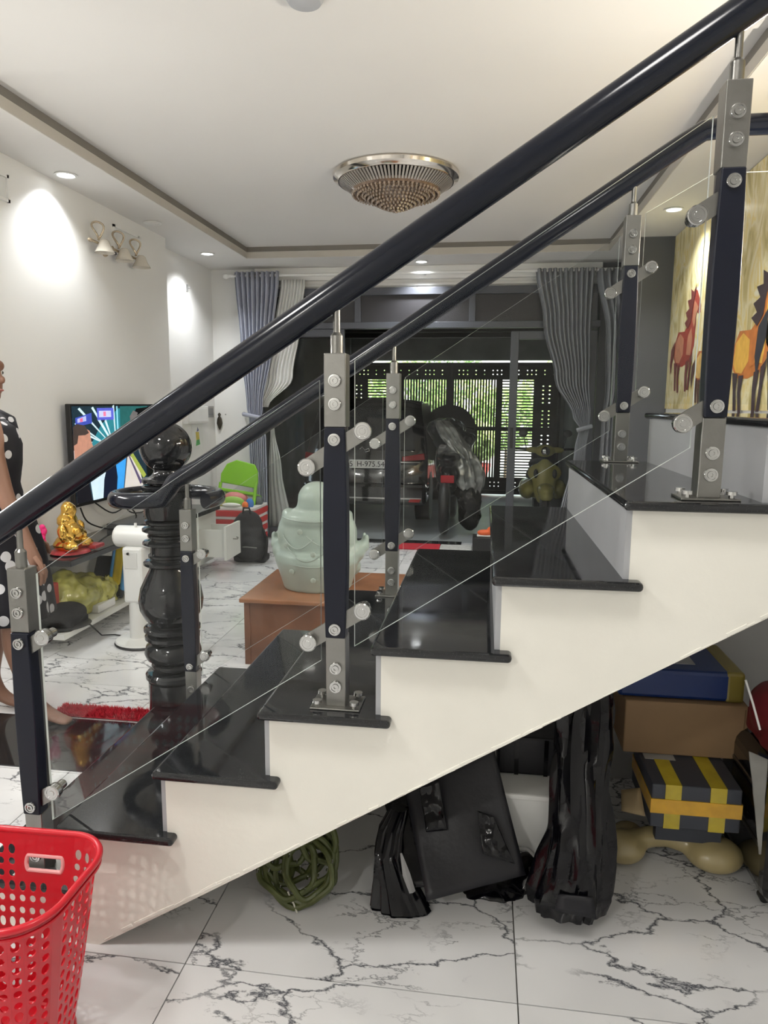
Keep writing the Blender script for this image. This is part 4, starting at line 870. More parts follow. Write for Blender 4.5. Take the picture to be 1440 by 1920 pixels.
# motorbike under a plastic cover
mbx, mby = -.37, 7.75
mk = empty('motorbike', (mbx, mby, 0), 'black motorbike under a crumpled silver and clear plastic cover', 'motorbike')
MB().lathe([(.16, -.04), (.25, -.05), (.285, -.03), (.295, 0), (.285, .03), (.25, .05), (.16, .04), (.16, -.04)], (mbx-.03, 7.42, .296), 36, M=Matrix.Rotation(PI/2, 3, 'Y')).build('rear_wheel', BLACKP, mk, smooth=True)
MB().lathe([(.16, -.04), (.25, -.05), (.285, -.03), (.295, 0), (.285, .03), (.25, .05), (.16, .04), (.16, -.04)], (mbx, 8.6, .296), 36, M=Matrix.Rotation(PI/2, 3, 'Y')).build('front_wheel', BLACKP, mk, smooth=True)
blob(MB().ball((mbx, 7.75, .62), (.15, .42, .16)).ball((mbx, 7.6, .80), (.13, .35, .08)).ball((mbx, 8.35, .72), (.20, .16, .36)).ball((mbx, 8.0, .45), (.16, .4, .12)).ball((mbx+.13, 7.7, .40), (.06, .3, .07)), 'body', mat('bike_black', (.008, .008, .01), .25, coat=.5), mk, .02, 5)
MB().box(mbx-.07, mbx+.07, 7.30, 7.33, .56, .64).build('tail_light', mat('tail_red2', (.35, .01, .02), .2), mk, bevel=.01)
MB().tube([(mbx-.25, 8.3, 1.08), (mbx-.15, 8.35, 1.10), (mbx, 8.38, 1.03), (mbx+.15, 8.35, 1.10), (mbx+.25, 8.3, 1.08)], .014, 10).build('handlebar', DARKM, mk, smooth=True)
CRIN = mat('crinkled_plastic', (.045, .048, .052), .12, .1, var=.5, vscale=9, bump=1.0, bscale=14, spec=1, coat=.5)
blob(MB().ball((mbx-.02, 8.0, 1.0), (.17, .28, .20)).ball((mbx+.08, 7.8, .98), (.16, .2, .12)).ball((mbx-.1, 8.2, 1.08), (.2, .2, .12)).box(mbx-.12, mbx+.22, 7.6, 8.1, .80, .95), 'plastic_cover', CRIN, mk, .018, 3, .05, 7)
CLR = mat('silver_film', (.30, .31, .30), .16, .55, var=.5, vscale=14, bump=.6, bscale=18)
crumple('clear_plastic', [(.42, mbx+.24, 7.60, .05, .04), (.50, mbx+.24, 7.60, .10, .06), (.60, mbx+.23, 7.60, .12, .07), (.72, mbx+.21, 7.61, .11, .07), (.80, mbx+.18, 7.62, .08, .06), (.86, mbx+.16, 7.64, .05, .04)], CLR, mk, .045, 5)
crumple('cover_fold', [(.80, mbx+.17, 7.55, .05, .03), (.88, mbx+.12, 7.56, .085, .04), (1.0, mbx+.03, 7.60, .08, .05), (1.12, mbx-.05, 7.66, .07, .05), (1.19, mbx-.10, 7.72, .05, .04)], CLR, mk, .04, 8)
blob(MB().ball((mbx+.22, 7.62, .36), (.13, .14, .16)).ball((mbx+.23, 7.65, .2), (.12, .14, .18)), 'black_sack', mat('black_sack', (.01, .01, .01), .2, var=.3, bump=.8, bscale=20), mk, .014, 3, .02, 10)
# yellow scooter
YEL = mat('mustard_paint', (.42, .38, .12), .25, var=.08, coat=.6)
scx, scy = .66, 8.0
sc = empty('scooter', (scx, scy+.5, 0), 'mustard yellow scooter facing the room behind the right glass door', 'scooter')
blob(MB().ball((scx, scy, .52), (.13, .10, .26)).ball((scx, scy+.02, .62), (.19, .07, .12)).ball((scx-.17, scy+.25, .42), (.10, .25, .12)).ball((scx+.17, scy+.25, .42), (.10, .25, .12)).ball((scx, scy+.5, .35), (.14, .5, .07)), 'body', YEL, sc, .014, 6)
blob(MB().ball((scx, scy-.22, .46), (.095, .22, .07)).ball((scx, scy-.30, .40), (.08, .14, .06)), 'front_fender', YEL, sc, .012, 4)
MB().lathe([(.12, -.04), (.20, -.045), (.235, 0), (.20, .045), (.12, .04), (.12, -.04)], (scx, scy-.22, .236), 32, M=Matrix.Rotation(PI/2, 3, 'Y')).build('front_wheel', BLACKP, sc, smooth=True)
MB().lathe([(.12, -.04), (.20, -.045), (.235, 0), (.20, .045), (.12, .04), (.12, -.04)], (scx, scy+.95, .236), 32, M=Matrix.Rotation(PI/2, 3, 'Y')).build('rear_wheel', BLACKP, sc, smooth=True)
blob(MB().ball((scx, scy+.05, .86), (.11, .09, .07)).ball((scx-.13, scy+.07, .87), (.08, .05, .035)).ball((scx+.13, scy+.07, .87), (.08, .05, .035)), 'handlebar_cowl', YEL, sc, .01, 4)
MB().ball((scx, scy-.03, .86), (.05, .03, .05)).build('headlight', CHROME, sc, smooth=True)
MB().tube([(scx-.33, scy+.1, .88), (scx, scy+.1, .87), (scx+.33, scy+.1, .88)], .014, 10).build('handlebar', BLACKP, sc, smooth=True)
for s_ in (-1, 1):
    MB().ball((scx+s_*.10, scy-.085, .62), (.025, .012, .05)).build('indicator', BLACKP, sc, smooth=True)
    MB().ball((scx+s_*.24, scy+.1, 1.05), (.05, .012, .04)).cyl((scx+s_*.2, scy+.1, .88), (scx+s_*.24, scy+.1, 1.05), .005, n=8).build('mirror', BLACKP, sc, smooth=True)
blob(MB().ball((scx, scy+.75, .66), (.14, .32, .07)).ball((scx, scy+.8, .52), (.16, .3, .13)), 'seat', BPK, sc, .02, 4)
# rugs and shoes at the door
RUGR = mat('red_rug', (.55, .02, .04), .9, var=.2, vscale=60, bump=.5, bscale=150); RUGW = mat('grey_white_mat', (.55, .55, .53), .9, var=.2, vscale=40, bump=.4)
tag(MB().box(-.80, -.40, 6.58, 6.84, .001, .014).build('door_mat', RUGR, bevel=.004), 'red doormat in front of the door opening', 'mat', 'mats at the door')
tag(MB().box(-.395, -.10, 6.60, 6.84, .001, .012).build('door_mat', RUGW, bevel=.004), 'pale grey doormat right of the red one', 'mat', 'mats at the door')
tag(MB().box(-.09, .17, 6.62, 6.82, .001, .13).build('shoe_box', BLACKP, bevel=.008), 'low black box beside the grey doormat', 'box')
o = empty('shoe', (.06, 6.70, .131), 'orange shoe on the black box at the door', 'shoe')
blob(MB().ball((.02, 6.70, .165), (.07, .045, .03)).ball((.09, 6.70, .185), (.05, .042, .045)), 'upper', mat('orange_fabric', (.85, .14, .03), .5), o, .008, 3)
MB().box(-.05, .14, 6.655, 6.745, .131, .145).build('sole', WHITEP, o, bevel=.006)

# ------------------------------------------------------------------ red shag rug
o = empty('shag_rug', (-1.57, 2.78, 0), 'red shaggy rug at the edge of the black floor slab', 'rug')
MB().box(-1.82, -1.27, 2.715, 2.80, .006, .012).build('backing', RUGR, o)
mb = MB()
for i in range(5000):
    x = random.uniform(-1.83, -1.26); y = random.uniform(2.71, 2.81); a = random.uniform(0, 6.28); L = random.uniform(.010, .018)
    d_ = Vector((math.cos(a), math.sin(a), 0)); q = Vector((x, y, .012)); s_ = Vector((-d_.y, d_.x, 0))*.0022
    mb.add([q-s_, q+s_, q+d_*L*.7+Vector((0, 0, L))], [(0, 1, 2)])
tag(mb.build('pile', RUGR, o), kind='stuff')

# ------------------------------------------------------------------ person
SKIN = mat('skin', (.25, .13, .085), .5, var=.08, vscale=8); HAIR = mat('dark_hair', (.02, .014, .01), .5, var=.3, vscale=60)
px0, py0 = -2.045, 2.70
pe = empty('person', (px0, py0, 0), 'person in a black sleeveless dress with white dots standing at the left edge, facing right', 'person')
J = {'pelvis': ((px0-.03, py0, .86), (.13, .11)), 'waist': ((px0-.02, py0, 1.02), (.115, .10)), 'chest': ((px0-.02, py0, 1.19), (.12, .115)), 'neck0': ((px0-.03, py0, 1.30), (.06, .06)), 'neck': ((px0-.015, py0, 1.36), (.047, .047))}
E_ = [('pelvis', 'waist'), ('waist', 'chest'), ('chest', 'neck0'), ('neck0', 'neck')]
for s_, nm in ((-1, 'n'), (1, 'f')):
    y = py0+s_*.15
    hand_x = px0+.19 if s_ < 0 else px0+.10
    J.update({nm+'sh': ((px0-.03, py0+s_*.155, 1.26), .05), nm+'el': ((px0-.005 if s_ < 0 else px0-.05, py0+s_*.20, 1.00), .036), nm+'wr': ((hand_x-.04, py0+s_*.18, .79), .024), nm+'pa': ((hand_x, py0+s_*.17, .72), (.03, .014)),
              nm+'hip': ((px0-.02, py0+s_*.08, .80), .085), nm+'kn': ((px0+.02 if s_ < 0 else px0-.05, py0+s_*.08, .47), .052), nm+'cf': ((px0-.0 if s_ < 0 else px0-.09, py0+s_*.08, .34), .052), nm+'an': ((px0+.06 if s_ < 0 else px0-.12, py0+s_*.07, .085), .032), nm+'hl': ((px0+.04 if s_ < 0 else px0-.15, py0+s_*.07, .03), .027), nm+'ft': ((px0+.17 if s_ < 0 else px0-.02, py0+s_*.075, .028), (.036, .020)), nm+'to': ((px0+.235 if s_ < 0 else px0+.05, py0+s_*.08, .018), (.032, .012))})
    if s_ < 0: J['nsh'] = ((-1.965, 2.60, 1.245), .05); J['nel'] = ((-1.875, 2.565, .985), .037); J['nwr'] = ((-1.765, 2.545, .775), .024); J['npa'] = ((-1.735, 2.54, .71), (.03, .014))
    if s_ < 0:
        for q_ in ('hip', 'kn', 'cf', 'an', 'hl', 'ft', 'to'):
            (a_, b_, c_2), r_ = J['n'+q_]; J['n'+q_] = ((a_+{'hip': .03, 'kn': .09}.get(q_, .11), b_+.02, c_2), r_)
    E_ += [('chest', nm+'sh'), (nm+'sh', nm+'el'), (nm+'el', nm+'wr'), (nm+'wr', nm+'pa'), ('pelvis', nm+'hip'), (nm+'hip', nm+'kn'), (nm+'kn', nm+'cf'), (nm+'cf', nm+'an'), (nm+'an', nm+'hl'), (nm+'an', nm+'ft'), (nm+'ft', nm+'to')]
body_p = skin_body('body', J, E_, SKIN, pe)
hx, hy, hz = px0+.005, py0, 1.465
hb = MB().ball((hx-.02, hy, hz+.03), (.092, .074, .10), 24, 16).ball((hx+.02, hy, hz-.04), (.062, .055, .075), 20, 14).ball((hx+.045, hy, hz-.085), (.030, .032, .028)).ball((hx+.088, hy, hz-.022), (.018, .011, .018)).ball((hx+.078, hy, hz+.0), (.012, .009, .03)).ball((hx+.055, hy, hz+.035), (.035, .055, .03)).ball((hx+.072, hy, hz-.058), (.014, .022, .008)).ball((hx+.070, hy, hz-.070), (.013, .020, .008)).cyl((hx-.02, hy, hz-.14), (hx-.01, hy, hz-.02), .048, n=16)
for s_ in (-1, 1): hb.ball((hx-.015, hy+s_*.074, hz-.005), (.018, .010, .03))
blob(hb, 'head', SKIN, pe, .005, 3)
for s_ in (-1, 1):
    e_ = MB().ball((hx+.066, hy+s_*.030, hz+.008), (.011, .013, .010)).build('eye', mat('eye_white', (.7, .68, .65), .3), pe, smooth=True)
    MB().ball((hx+.074, hy+s_*.030, hz+.008), (.004, .006, .006)).build('iris', BLACKP, e_, smooth=True)
    MB().tube([(hx+.073, hy+s_*.015, hz+.030), (hx+.074, hy+s_*.03, hz+.035), (hx+.062, hy+s_*.045, hz+.030)], .004, 6).build('eyebrow', HAIR, pe, smooth=True)
MB().ball((hx+.079, hy, hz-.064), (.010, .022, .006)).build('lips', mat('lips', (.35, .12, .1), .4), pe, smooth=True)
blob(MB().ball((hx-.038, hy, hz+.05), (.092, .083, .10), 24, 16).ball((hx-.085, hy, hz-.01), (.05, .065, .085)).ball((hx-.13, hy, hz+.0), (.045, .045, .045)), 'hair', HAIR, pe, .008, 3, .004, 20)
for s_ in (-1, 1):
    bx_, by_ = (-1.73, 2.54) if s_ < 0 else (px0+.10, py0+.17)
    for f_, (dx, dy, L) in enumerate(((-.012, -.020, .060), (.0, -.007, .070), (.004, .006, .066), (.002, .019, .052))):
        P_ = [(bx_+dx, by_+dy, .715), (bx_+dx+.012, by_+dy, .715-L*.55), (bx_+dx+.008, by_+dy, .715-L)]
        MB().tube(P_+[(P_[-1][0]-.003, P_[-1][1], P_[-1][2]-.008)], [.009, .0085, .0075, .004], 8).build('finger', SKIN, pe, smooth=True)
    MB().tube([(bx_-.01, by_+s_*.008, .75), (bx_+.02, by_+s_*.02, .725), (bx_+.03, by_+s_*.02, .695), (bx_+.031, by_+s_*.02, .685)], [.011, .010, .009, .004], 8).build('thumb', SKIN, pe, smooth=True)
DOT = mat('dotted_cloth', (.01, .01, .015), .7, var=0); n, l = nodes(DOT); b = n['Principled BSDF']
tc = n.new('ShaderNodeTexCoord'); vo = n.new('ShaderNodeTexVoronoi'); vo.inputs['Scale'].default_value = 15; vo.inputs['Randomness'].default_value = .45
mr = n.new('ShaderNodeMath'); mr.operation = 'LESS_THAN'; mr.inputs[1].default_value = .36; mx = n.new('ShaderNodeMixRGB'); mx.inputs[1].default_value = (.008, .008, .014, 1); mx.inputs[2].default_value = (.72, .72, .74, 1)
l.new(tc.outputs['Object'], vo.inputs['Vector']); l.new(vo.outputs['Distance'], mr.inputs[0]); l.new(mr.outputs[0], mx.inputs[0]); l.new(mx.outputs[0], b.inputs['Base Color'])
rows = [(1.285, .075, .115), (1.25, .125, .145), (1.18, .150, .155), (1.10, .145, .150), (1.02, .130, .140), (.95, .140, .155), (.86, .165, .175), (.75, .18, .19), (.60, .185, .20), (.45, .19, .21)]
vs = []; fs = []; N = 48
for j, (z, rx, ry) in enumerate(rows):
    for i in range(N):
        t = 2*PI*i/N; wv = 1+(.05*math.sin(9*t+z*4) if z < .9 else 0); vs.append((px0-.015+.045*max(0, min(1, (.95-z)/.4))+rx*math.cos(t)*wv, py0+ry*math.sin(t)*wv, z))
for j in range(len(rows)-1):
    for i in range(N): a = j*N+i; b_ = j*N+(i+1) % N; fs.append((a, b_, b_+N, a+N))
o = mesh_obj('dress', vs, fs, DOT, pe); o.data.shade_smooth(); s_ = o.modifiers.new('t', 'SOLIDIFY'); s_.thickness = .004
for s_ in (-1, 1):
    MB().tube([(px0-.09, py0+s_*.09, 1.27), (px0-.03, py0+s_*.115, 1.312), (px0+.05, py0+s_*.10, 1.275), (px0+.085, py0+s_*.08, 1.24)], [.02, .022, .024, .012], 12).build('shoulder_ruffle', DOT, pe, smooth=True)

# ------------------------------------------------------------------ red laundry basket
REDP = mat('red_plastic', (.62, .008, .022), .28, var=.04, coat=.2)
bc = Vector((-.985, 1.205, 0)); bh = .40
bk = empty('laundry_basket', (bc.x, bc.y, 0), 'red pierced plastic laundry basket in the left foreground', 'basket')
def rrect(u, hx_, hy_, r):
    """rounded rectangle, arc-length parameter u in 0..1 starting at the right side going counter-clockwise"""
    segs = [('l', (hx_, -hy_+r), (hx_, hy_-r)), ('a', (hx_-r, hy_-r), 0), ('l', (hx_-r, hy_), (-hx_+r, hy_)), ('a', (-hx_+r, hy_-r), 90), ('l', (-hx_, hy_-r), (-hx_, -hy_+r)), ('a', (-hx_+r, -hy_+r), 180), ('l', (-hx_+r, -hy_), (hx_-r, -hy_)), ('a', (hx_-r, -hy_+r), 270)]
    Ls = [2*(hy_-r), PI*r/2, 2*(hx_-r), PI*r/2]*2; tot = sum(Ls); s_ = (u % 1)*tot
    for sg, L in zip(segs, Ls):
        if s_ <= L or sg is segs[-1]:
            t = s_/L
            if sg[0] == 'l': return (sg[1][0]+(sg[2][0]-sg[1][0])*t, sg[1][1]+(sg[2][1]-sg[1][1])*t)
            a = math.radians(sg[2]+90*t); return (sg[1][0]+r*math.cos(a), sg[1][1]+r*math.sin(a))
        s_ -= L
ROT = Matrix.Rotation(.02, 3, 'Z')
def bmap(u, v, extra=0):
    k_ = v**.9; hx_ = .138+(.198-.138)*k_+extra; hy_ = .102+(.148-.102)*k_+extra
    x, y = rrect(u, hx_, hy_, .075+.02*v); q = ROT @ Vector((x, y, 0)); return Vector((bc.x+q.x, bc.y+q.y, .012+(bh-.012)*v))
NU, NV = 44, 14
def bh_(i, j):
    if j in (0, NV-1): return None
    if (i % 11) == 10: return None
    if j in (10, 11, 12) and (9 <= i <= 13 or 31 <= i <= 35): return None
    return (.33, .43) if j % 3 == 0 else (.31, .30)
mb = holes_sheet(NU, NV, bh_, bmap, keep=lambda i, j: not (j == 11 and (10 <= i <= 12 or 32 <= i <= 34)))
o = mb.build('side_wall', REDP, bk); s_ = o.modifiers.new('t', 'SOLIDIFY'); s_.thickness = .0028; s_.offset = 0
hl = MB()
for ca in (11.5, 33.5):
    pts = []
    for i in range(40):
        t = 2*PI*i/40; c, s2 = math.cos(t), math.sin(t)
        pts.append(bmap((ca+1.05*max(-1, min(1, c*2.2))+.62*c)/NU, (11.5+.62*max(-1, min(1, s2*1.5)))/NV))
    MB().tube(pts, .0045, 8, closed=True).build('handle_rim', mat('lit_edge_plastic', (.85, .42, .42), .3), bk, smooth=True)  # pale tint paints in the light passing the slot edges
MB().tube([bmap(i/96, 1, .004)+Vector((0, 0, 0)) for i in range(96)], .0075, 10, closed=True).build('rim', REDP, bk, smooth=True)
MB().tube([bmap(i/96, .955, .006) for i in range(96)], .004, 8, closed=True).build('rim_flange', REDP, bk, smooth=True)
mb = MB(); mb.add([bmap(i/64, 0) for i in range(64)], [tuple(range(64))]); o = mb.build('base', REDP, bk); s_ = o.modifiers.new('t', 'SOLIDIFY'); s_.thickness = .006
MB().tube([bmap(i/64, 0)+Vector((0, 0, -.004)) for i in range(64)], .008, 8, closed=True).build('foot_ring', REDP, bk, smooth=True)

# ------------------------------------------------------------------ under the stairs
OLIVE = mat('olive_rubber', (.075, .09, .025), .45, var=.2, vscale=30)
hc = Vector((at(562, 1650, Y=1.76).x, 1.76, 0))
o = empty('coiled_hose', (hc.x, hc.y, 0), 'coiled olive green hose on the floor under the stairs', 'hose')
HL = [(0, 0, .100, 1.0, .72), (.028, .0, .075, .9, 1.0), (-.045, .008, .058, 1.0, 1.0), (.052, .012, .050, 1.0, 1.1), (0, .02, .042, 1, 1), (.012, -.012, .088, .95, .8), (-.03, -.01, .072, 1.1, .8), (.035, -.02, .060, 1, 1), (-.02, .03, .10, .9, .7), (.03, .035, .04, 1, 1), (-.06, .02, .038, 1, 1), (.06, .03, .036, 1, 1)]
for k, (ox, oy, rr, ax_, az_) in enumerate(HL):
    pts = []
    for i in range(40):
        t = 2*PI*i/40; wob = 1+.06*math.sin(3*t+k*1.7)
        pts.append([hc.x+ox+rr*wob*ax_*math.cos(t), hc.y+oy+.02*math.sin(t+k)+rr*.45*math.sin(t), rr*wob*az_*math.sin(t)+.006*math.sin(5*t+k)])
    z_ = min(q[2] for q in pts); up_ = (.0, .03, .075, .09, .05, .01, .02, .025, .03, .11, .015, .0)[k]
    for q in pts: q[2] += .010-z_+up_
    MB().tube(pts, .0085, 8, closed=True).build('hose_loop', OLIVE, o, smooth=True)
for k in range(16):
    t = k*1.3; a = .03+.0055*k; q = (hc.x+a*math.cos(t)*1.1, hc.y-.045+.01*math.sin(t*2), .085+a*math.sin(t)*.7)
    MB().cyl(q, (q[0]+.004, q[1]-.008, q[2]+.014), .0028, .0015, 6).build('drip_nozzle', CHROME, o)
MB().tube([(hc.x-.02, hc.y-.05, .045), (hc.x+.0, hc.y-.065, .022), (hc.x+.012, hc.y-.075, .004)], .0025, 6).build('tie_string', mat('string', (.6, .58, .5), .7), o, smooth=True)
BAG = mat('black_bin_liner', (.003, .003, .005), .13, var=.3, vscale=20, bump=.5, bscale=9, spec=.35)
CARD = mat('black_cardboard', (.006, .006, .010), .45, var=.15, vscale=8, bump=.1)
def sheet(name, quad, thick, m, parent, n_=14, amp=.006, fr_=9, bag=None):
    """slightly wavy thick board between four corners (bottom-left, bottom-right, top-right, top-left)"""
    A, B, Cc, D = [Vector(q) for q in quad]; vs = []; fs = []; nn = (B-A).cross(D-A).normalized()
    for j in range(n_+1):
        for i in range(n_+1):
            u, v = i/n_, j/n_; p = A.lerp(B, u).lerp(D.lerp(Cc, u), v); p += nn*amp*(noise.noise(p*fr_)+.4*noise.noise(p*fr_*3)); vs.append(p)
    for j in range(n_):
        for i in range(n_): a = j*(n_+1)+i; fs.append((a, a+1, a+n_+2, a+n_+1))
    o = mesh_obj(name, vs, fs, m, parent); s_ = o.modifiers.new('t', 'SOLIDIFY'); s_.thickness = thick; s_.offset = 0; o.data.shade_smooth(); return o
yb = 1.74
def rowpx(L):
    out = []
    for xa, xb, py, Y_, ry in L:
        a = at(xa, py, Y=Y_-ry); b2 = at(xb, py, Y=Y_-ry); out.append((max(.004, a.z), (a.x+b2.x)/2, Y_, (b2.x-a.x)/2, ry))
    return out
o = empty('wrapped_board', (-.05, yb+.05, 0), 'large black cardboard panel in torn black plastic leaning under the stairs', 'panel')
P1 = [at(800, 1690, Y=1.70), at(985, 1640, Y=1.78), at(925, 1400, Y=1.93), at(760, 1478, Y=1.90)]
sheet('board', P1, .012, CARD, o, amp=.004)
q2 = [at(770, 1665, Y=1.75), at(860, 1660, Y=1.76), at(800, 1470, Y=1.93), at(722, 1510, Y=1.90)]
sheet('rear_flap', q2, .008, BAG, o, amp=.008)
crumple('crumpled_liner', rowpx([(700, 790, 1745, 1.74, .03), (696, 800, 1715, 1.75, .035), (702, 770, 1660, 1.78, .035), (706, 745, 1610, 1.80, .03), (715, 750, 1560, 1.84, .025), (735, 760, 1520, 1.87, .02)]), BAG, o, .012, 3)
MB().tube([at(752, 1600, Y=1.76), at(762, 1640, Y=1.745), at(773, 1672, Y=1.735)], [.003, .012, .010], 6).build('torn_edge', mat('pale_liner', (.33, .33, .33), .3), o, smooth=True)
sheet('loose_film', [at(800, 1560, Y=1.80), at(838, 1556, Y=1.80), at(822, 1462, Y=1.86), at(785, 1476, Y=1.86)], .002, BAG, o, 16, .014, 26)
sheet('loose_film', [at(905, 1600, Y=1.77), at(965, 1620, Y=1.765), at(925, 1530, Y=1.82), at(895, 1520, Y=1.82)], .002, BAG, o, 16, .010, 26)
a_ = at(820, 1668, Y=1.74)
MB().ball(a_, (.020, .012, .010)).build('white_scrap', WHITEP, o, smooth=True)
o = empty('bin_liner', (.1, 1.95, 0), 'flat black plastic bag on the floor behind the leaning panel', 'bag')
blob(MB().ball(at(930, 1672, Y=1.86), (.08, .05, .025)).ball(at(990, 1640, Y=1.92), (.06, .06, .05)).ball(at(880, 1680, Y=1.84), (.04, .04, .02)), 'body', BAG, o, .009, 3, .012, 16)
# white stool
o = empty('plastic_stool', (.19, 2.02, 0), 'white plastic stool between the black wrapped packages', 'stool')
ys = 1.90
A = at(935, 1495, Y=ys); B = at(1062, 1500, Y=ys); zt = A.z
MB().box(A.x-.02, B.x+.02, ys-.01, ys+.26, zt, zt+.018).build('seat', WHITEP, o, bevel=.006)
C1 = at(1022, 1612, Y=ys)
pts = [(A.x-.02, zt), (B.x+.02, zt), (B.x+.05, .002), (C1.x+.02, .002), (C1.x, C1.z*.6), (C1.x-.02, C1.z), (C1.x-.05, C1.z+.03), (A.x+.05, C1.z+.032), (A.x+.01, C1.z), (A.x-.01, .002), (A.x-.05, .002)]
MB().prism(pts, 'y', ys, ys+.010).build('front_panel', WHITEP, o, bevel=.003)
MB().prism(pts, 'y', ys+.235, ys+.245).build('rear_panel', WHITEP, o, bevel=.003)
MB().tube([(x, ys-.002, z) for x, z in pts[3:10]], .005, 8).build('arch_rim', WHITEP, o, smooth=True)
# tall wrapped package on the right
o = empty('wrapped_package', (.33, 1.85, 0), 'tall black package wrapped in shiny bin liner standing under the stairs', 'package')
crumple('body', rowpx([(1012, 1135, 1722, 1.78, .06), (1008, 1148, 1700, 1.78, .07), (1022, 1152, 1650, 1.80, .07), (1038, 1150, 1590, 1.82, .07), (1044, 1146, 1520, 1.85, .065), (1048, 1140, 1450, 1.88, .06), (1050, 1142, 1390, 1.90, .05), (1052, 1145, 1345, 1.91, .05), (1070, 1140, 1290, 1.93, .04)]), BAG, o, .020, 11)
sheet('flat_end', [at(1040, 1712, Y=1.69)+Vector((0, 0, .008)), at(1118, 1728, Y=1.69)+Vector((0, 0, .008)), at(1112, 1682, Y=1.70), at(1046, 1676, Y=1.70)], .006, CARD, o, 4, .001)
# hanging dark things higher up behind
o = empty('dark_box', (.14, 2.2, 0), 'black carton standing on the stool under the stairs', 'box')
a1_, a2_ = at(930, 1490, Y=2.0), at(1062, 1370, Y=2.0)
MB().box(a1_.x, a2_.x, 2.0, 2.18, zt+.019, a2_.z-.03).build('body', CARD, o, bevel=.008)
for x in (a1_.x+.05, a2_.x-.06): MB().box(x, x+.012, 1.998, 2.0, zt+.02, a2_.z-.035).build('strap', BAG, o)
# beige plastic base
BEI = mat('beige_plastic', (.42, .34, .17), .25, var=.08, coat=.4)
o = empty('beige_stand', (.6, 2.05, 0), 'beige plastic stand base with two rounded feet on the floor', 'stand')
fb = []
f1 = at(1345, 1648, Z=0)+Vector((0, .045, 0)); f2 = at(1170, 1632, Z=0)+Vector((0, .045, 0))
mb = MB().ball(f1+Vector((0, 0, .05)), (.085, .07, .049)).ball(f1+Vector((-.05, .06, .045)), (.05, .05, .03)).ball(f2+Vector((0, 0, .048)), (.07, .06, .047)).ball(f2+Vector((.03, .07, .05)), (.05, .05, .03))
ps = [f1+Vector((-.04, .01, .06)), f1+Vector((-.10, .03, .068)), (f1+f2)/2+Vector((0, .04, .07)), f2+Vector((.08, .03, .068)), f2+Vector((.03, .01, .06))]
mb.tube(ps, .032, 12); blob(mb, 'base', BEI, o, .008, 6)
MB().box(f1.x-.045, f1.x+.005, f1.y+.01, f1.y+.04, .062, .085).build('pedal', mat('brown_plastic', (.08, .05, .02), .5), o, bevel=.005)
# black carton with yellow tape, resting on the stand
TAPE = mat('yellow_tape', (.52, .40, .02), .22, var=.12, vscale=20, coat=.4); TAPEO = mat('orange_yellow_tape', (.70, .38, .01), .2, var=.12, vscale=20, coat=.5); CHAR = mat('charcoal_carton', (.045, .05, .065), .5)
yq = 1.985
K0 = at(1218, 1552, Y=yq); K1 = at(1386, 1568, Y=yq); K2 = at(1226, 1470, Y=yq); Kb = at(1210, 1425, Y=yq+.22)
x0, x1, z0, z1 = K0.x, K1.x, K0.z+.004, K2.z
o = empty('taped_carton', ((x0+x1)/2, yq+.12, z0), 'charcoal carton bound with yellow tape below the cardboard box', 'box')
MB().box(x0, x1, yq, min(yq+.26, 2.54), z0, z1).build('body', CHAR, o, bevel=.004)
for u in (.24, .74): MB().box(x0+(x1-x0)*u-.022, x0+(x1-x0)*u+.022, yq-.0015, yq+.262, z0-.001, z1+.0015).build('tape', TAPE, o)
MB().box(x0-.002, x1+.002, yq-.003, yq+.262, z0+.045, z0+.088).build('tape', TAPEO, o)['label'] = 'wide orange-yellow tape band'
x0, x1 = x0, x1
sheet('loose_flap', [at(1165, 1520, Y=yq+.05), at(1210, 1530, Y=yq+.03), at(1200, 1478, Y=yq+.1), at(1165, 1482, Y=yq+.12)], .004, mat('kraft_flap', (.42, .32, .18), .7), o, 4, .003)
for yy in (yq+.05, yq+.2): MB().box(x0+.03, x1-.03, yy, yy+.03, .09, z0).build('support_strip', CHAR, o)
# cardboard box
KR = mat('kraft_cardboard', (.30, .19, .10), .75, var=.08, vscale=5, bump=.05)
YB2 = at(1280, 1419, Z=z1).y; YB2 = max(yq+.02, YB2)
B0 = at(1167, 1418, Y=YB2); B1 = at(1398, 1414, Y=YB2); B2 = at(1172, 1312, Y=YB2)
zb0 = z1+.0025; print('BOXY', yq, YB2, z1, B2.z)
o = empty('cardboard_box', ((B0.x+B1.x)/2, YB2+.1, zb0), 'plain brown cardboard box between the taped carton and the blue box', 'box')
MB().box(B0.x, B1.x, YB2, YB2+.25, zb0, B2.z).build('body', KR, o, bevel=.004)
MB().box(B1.x-.012, B1.x-.009, YB2-.002, YB2+.001, zb0+.01, B2.z-.01).build('seam', mat('seam', (.2, .12, .06), .8), o)
MB().box(B0.x+.06, B0.x+.15, YB2-.03, YB2+.1, zb0-.0022, zb0-.0006).build('paper_slip', mat('slip', (.36, .35, .33), .6), o)
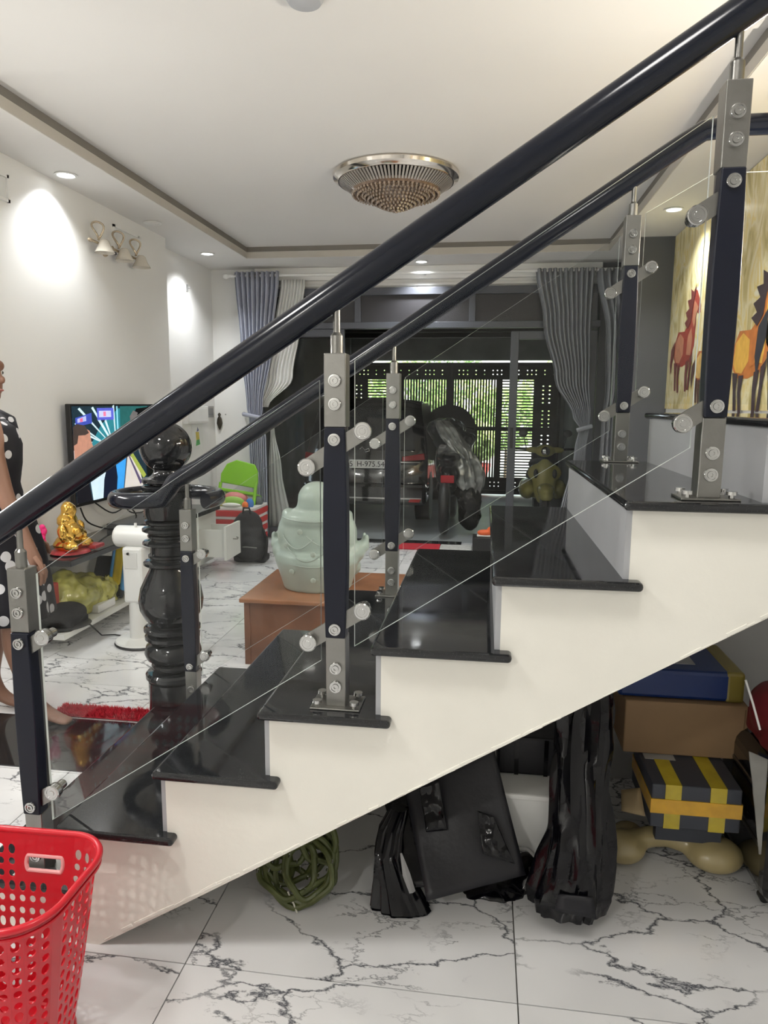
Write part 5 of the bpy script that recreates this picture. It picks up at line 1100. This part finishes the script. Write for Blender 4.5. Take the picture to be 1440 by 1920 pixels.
# blue box
BLU = mat('dark_blue_carton', (.006, .028, .14), .35, var=.1); yq2 = YB2+.02; BT = at(1350, 1262, Y=yq2)
o = empty('blue_box', ((B0.x+B1.x)/2, yq2+.12, B2.z), 'dark blue box with olive tape on top of the cardboard box', 'box')
MB().box(B0.x-.02, B1.x-.012, yq2, yq2+.27, B2.z+.002, BT.z+.0).build('body', BLU, o, bevel=.012)
MB().box(B1.x-.065, B1.x-.010, yq2-.002, yq2+.272, B2.z+.001, BT.z+.002).build('tape', mat('olive_tape', (.24, .19, .04), .35), o, bevel=.010)
MB().box(B0.x+.03, B1.x-.14, yq2+.06, yq2+.16, BT.z, BT.z+.002).build('paper_label', mat('slip2', (.35, .35, .37), .6), o)
# suitcase and red bag at the right edge
o = empty('suitcase', (.80, 1.92, 0), 'shiny black suitcase standing at the right edge under the stairs', 'suitcase')
s0 = at(1412, 1640, Z=0.0)
MB().box(.775, 1.02, 1.86, 2.3, .01, .40).build('shell', mat('black_shell', (.008, .008, .009), .15, coat=.8), o, bevel=.05, seg=4)
for z in (.16, .30): MB().box(.772, .776, 1.92, 2.24, z, z+.012).build('rib', STEEL, o, bevel=.002)
for y in (1.93, 2.22): MB().cyl((.80, y-.012, .014), (.80, y+.012, .014), .014, n=14).build('wheel', BLACKP, o, smooth=True)
o = empty('cloth_strip', (.75, 1.83, .3), 'grey crumpled cloth hanging down beside the suitcase', 'cloth')
sheet('body', [at(1422, 1600, Y=1.84), at(1426, 1600, Y=1.84), at(1440, 1425, Y=1.84), at(1405, 1410, Y=1.84)], .004, mat('grey_cloth', (.24, .235, .22), .8, var=.2), o, 10, .012)
o = empty('red_bag', (.86, 2.02, .40), 'dark red bag with straps lying on the suitcase', 'bag')
blob(MB().ball((.88, 2.05, .50), (.11, .14, .085)).ball((.90, 2.0, .58), (.09, .12, .07)).box(.80, .98, 1.94, 2.16, .402, .47), 'body', mat('dark_red_cloth', (.16, .008, .014), .6, var=.2), o, .010, 5, .01, 10)
MB().tube([at(1398, 1275, Y=1.93), at(1412, 1320, Y=1.92), at(1425, 1368, Y=1.92)], .003, 6).build('strap', WHITEP, o, smooth=True)
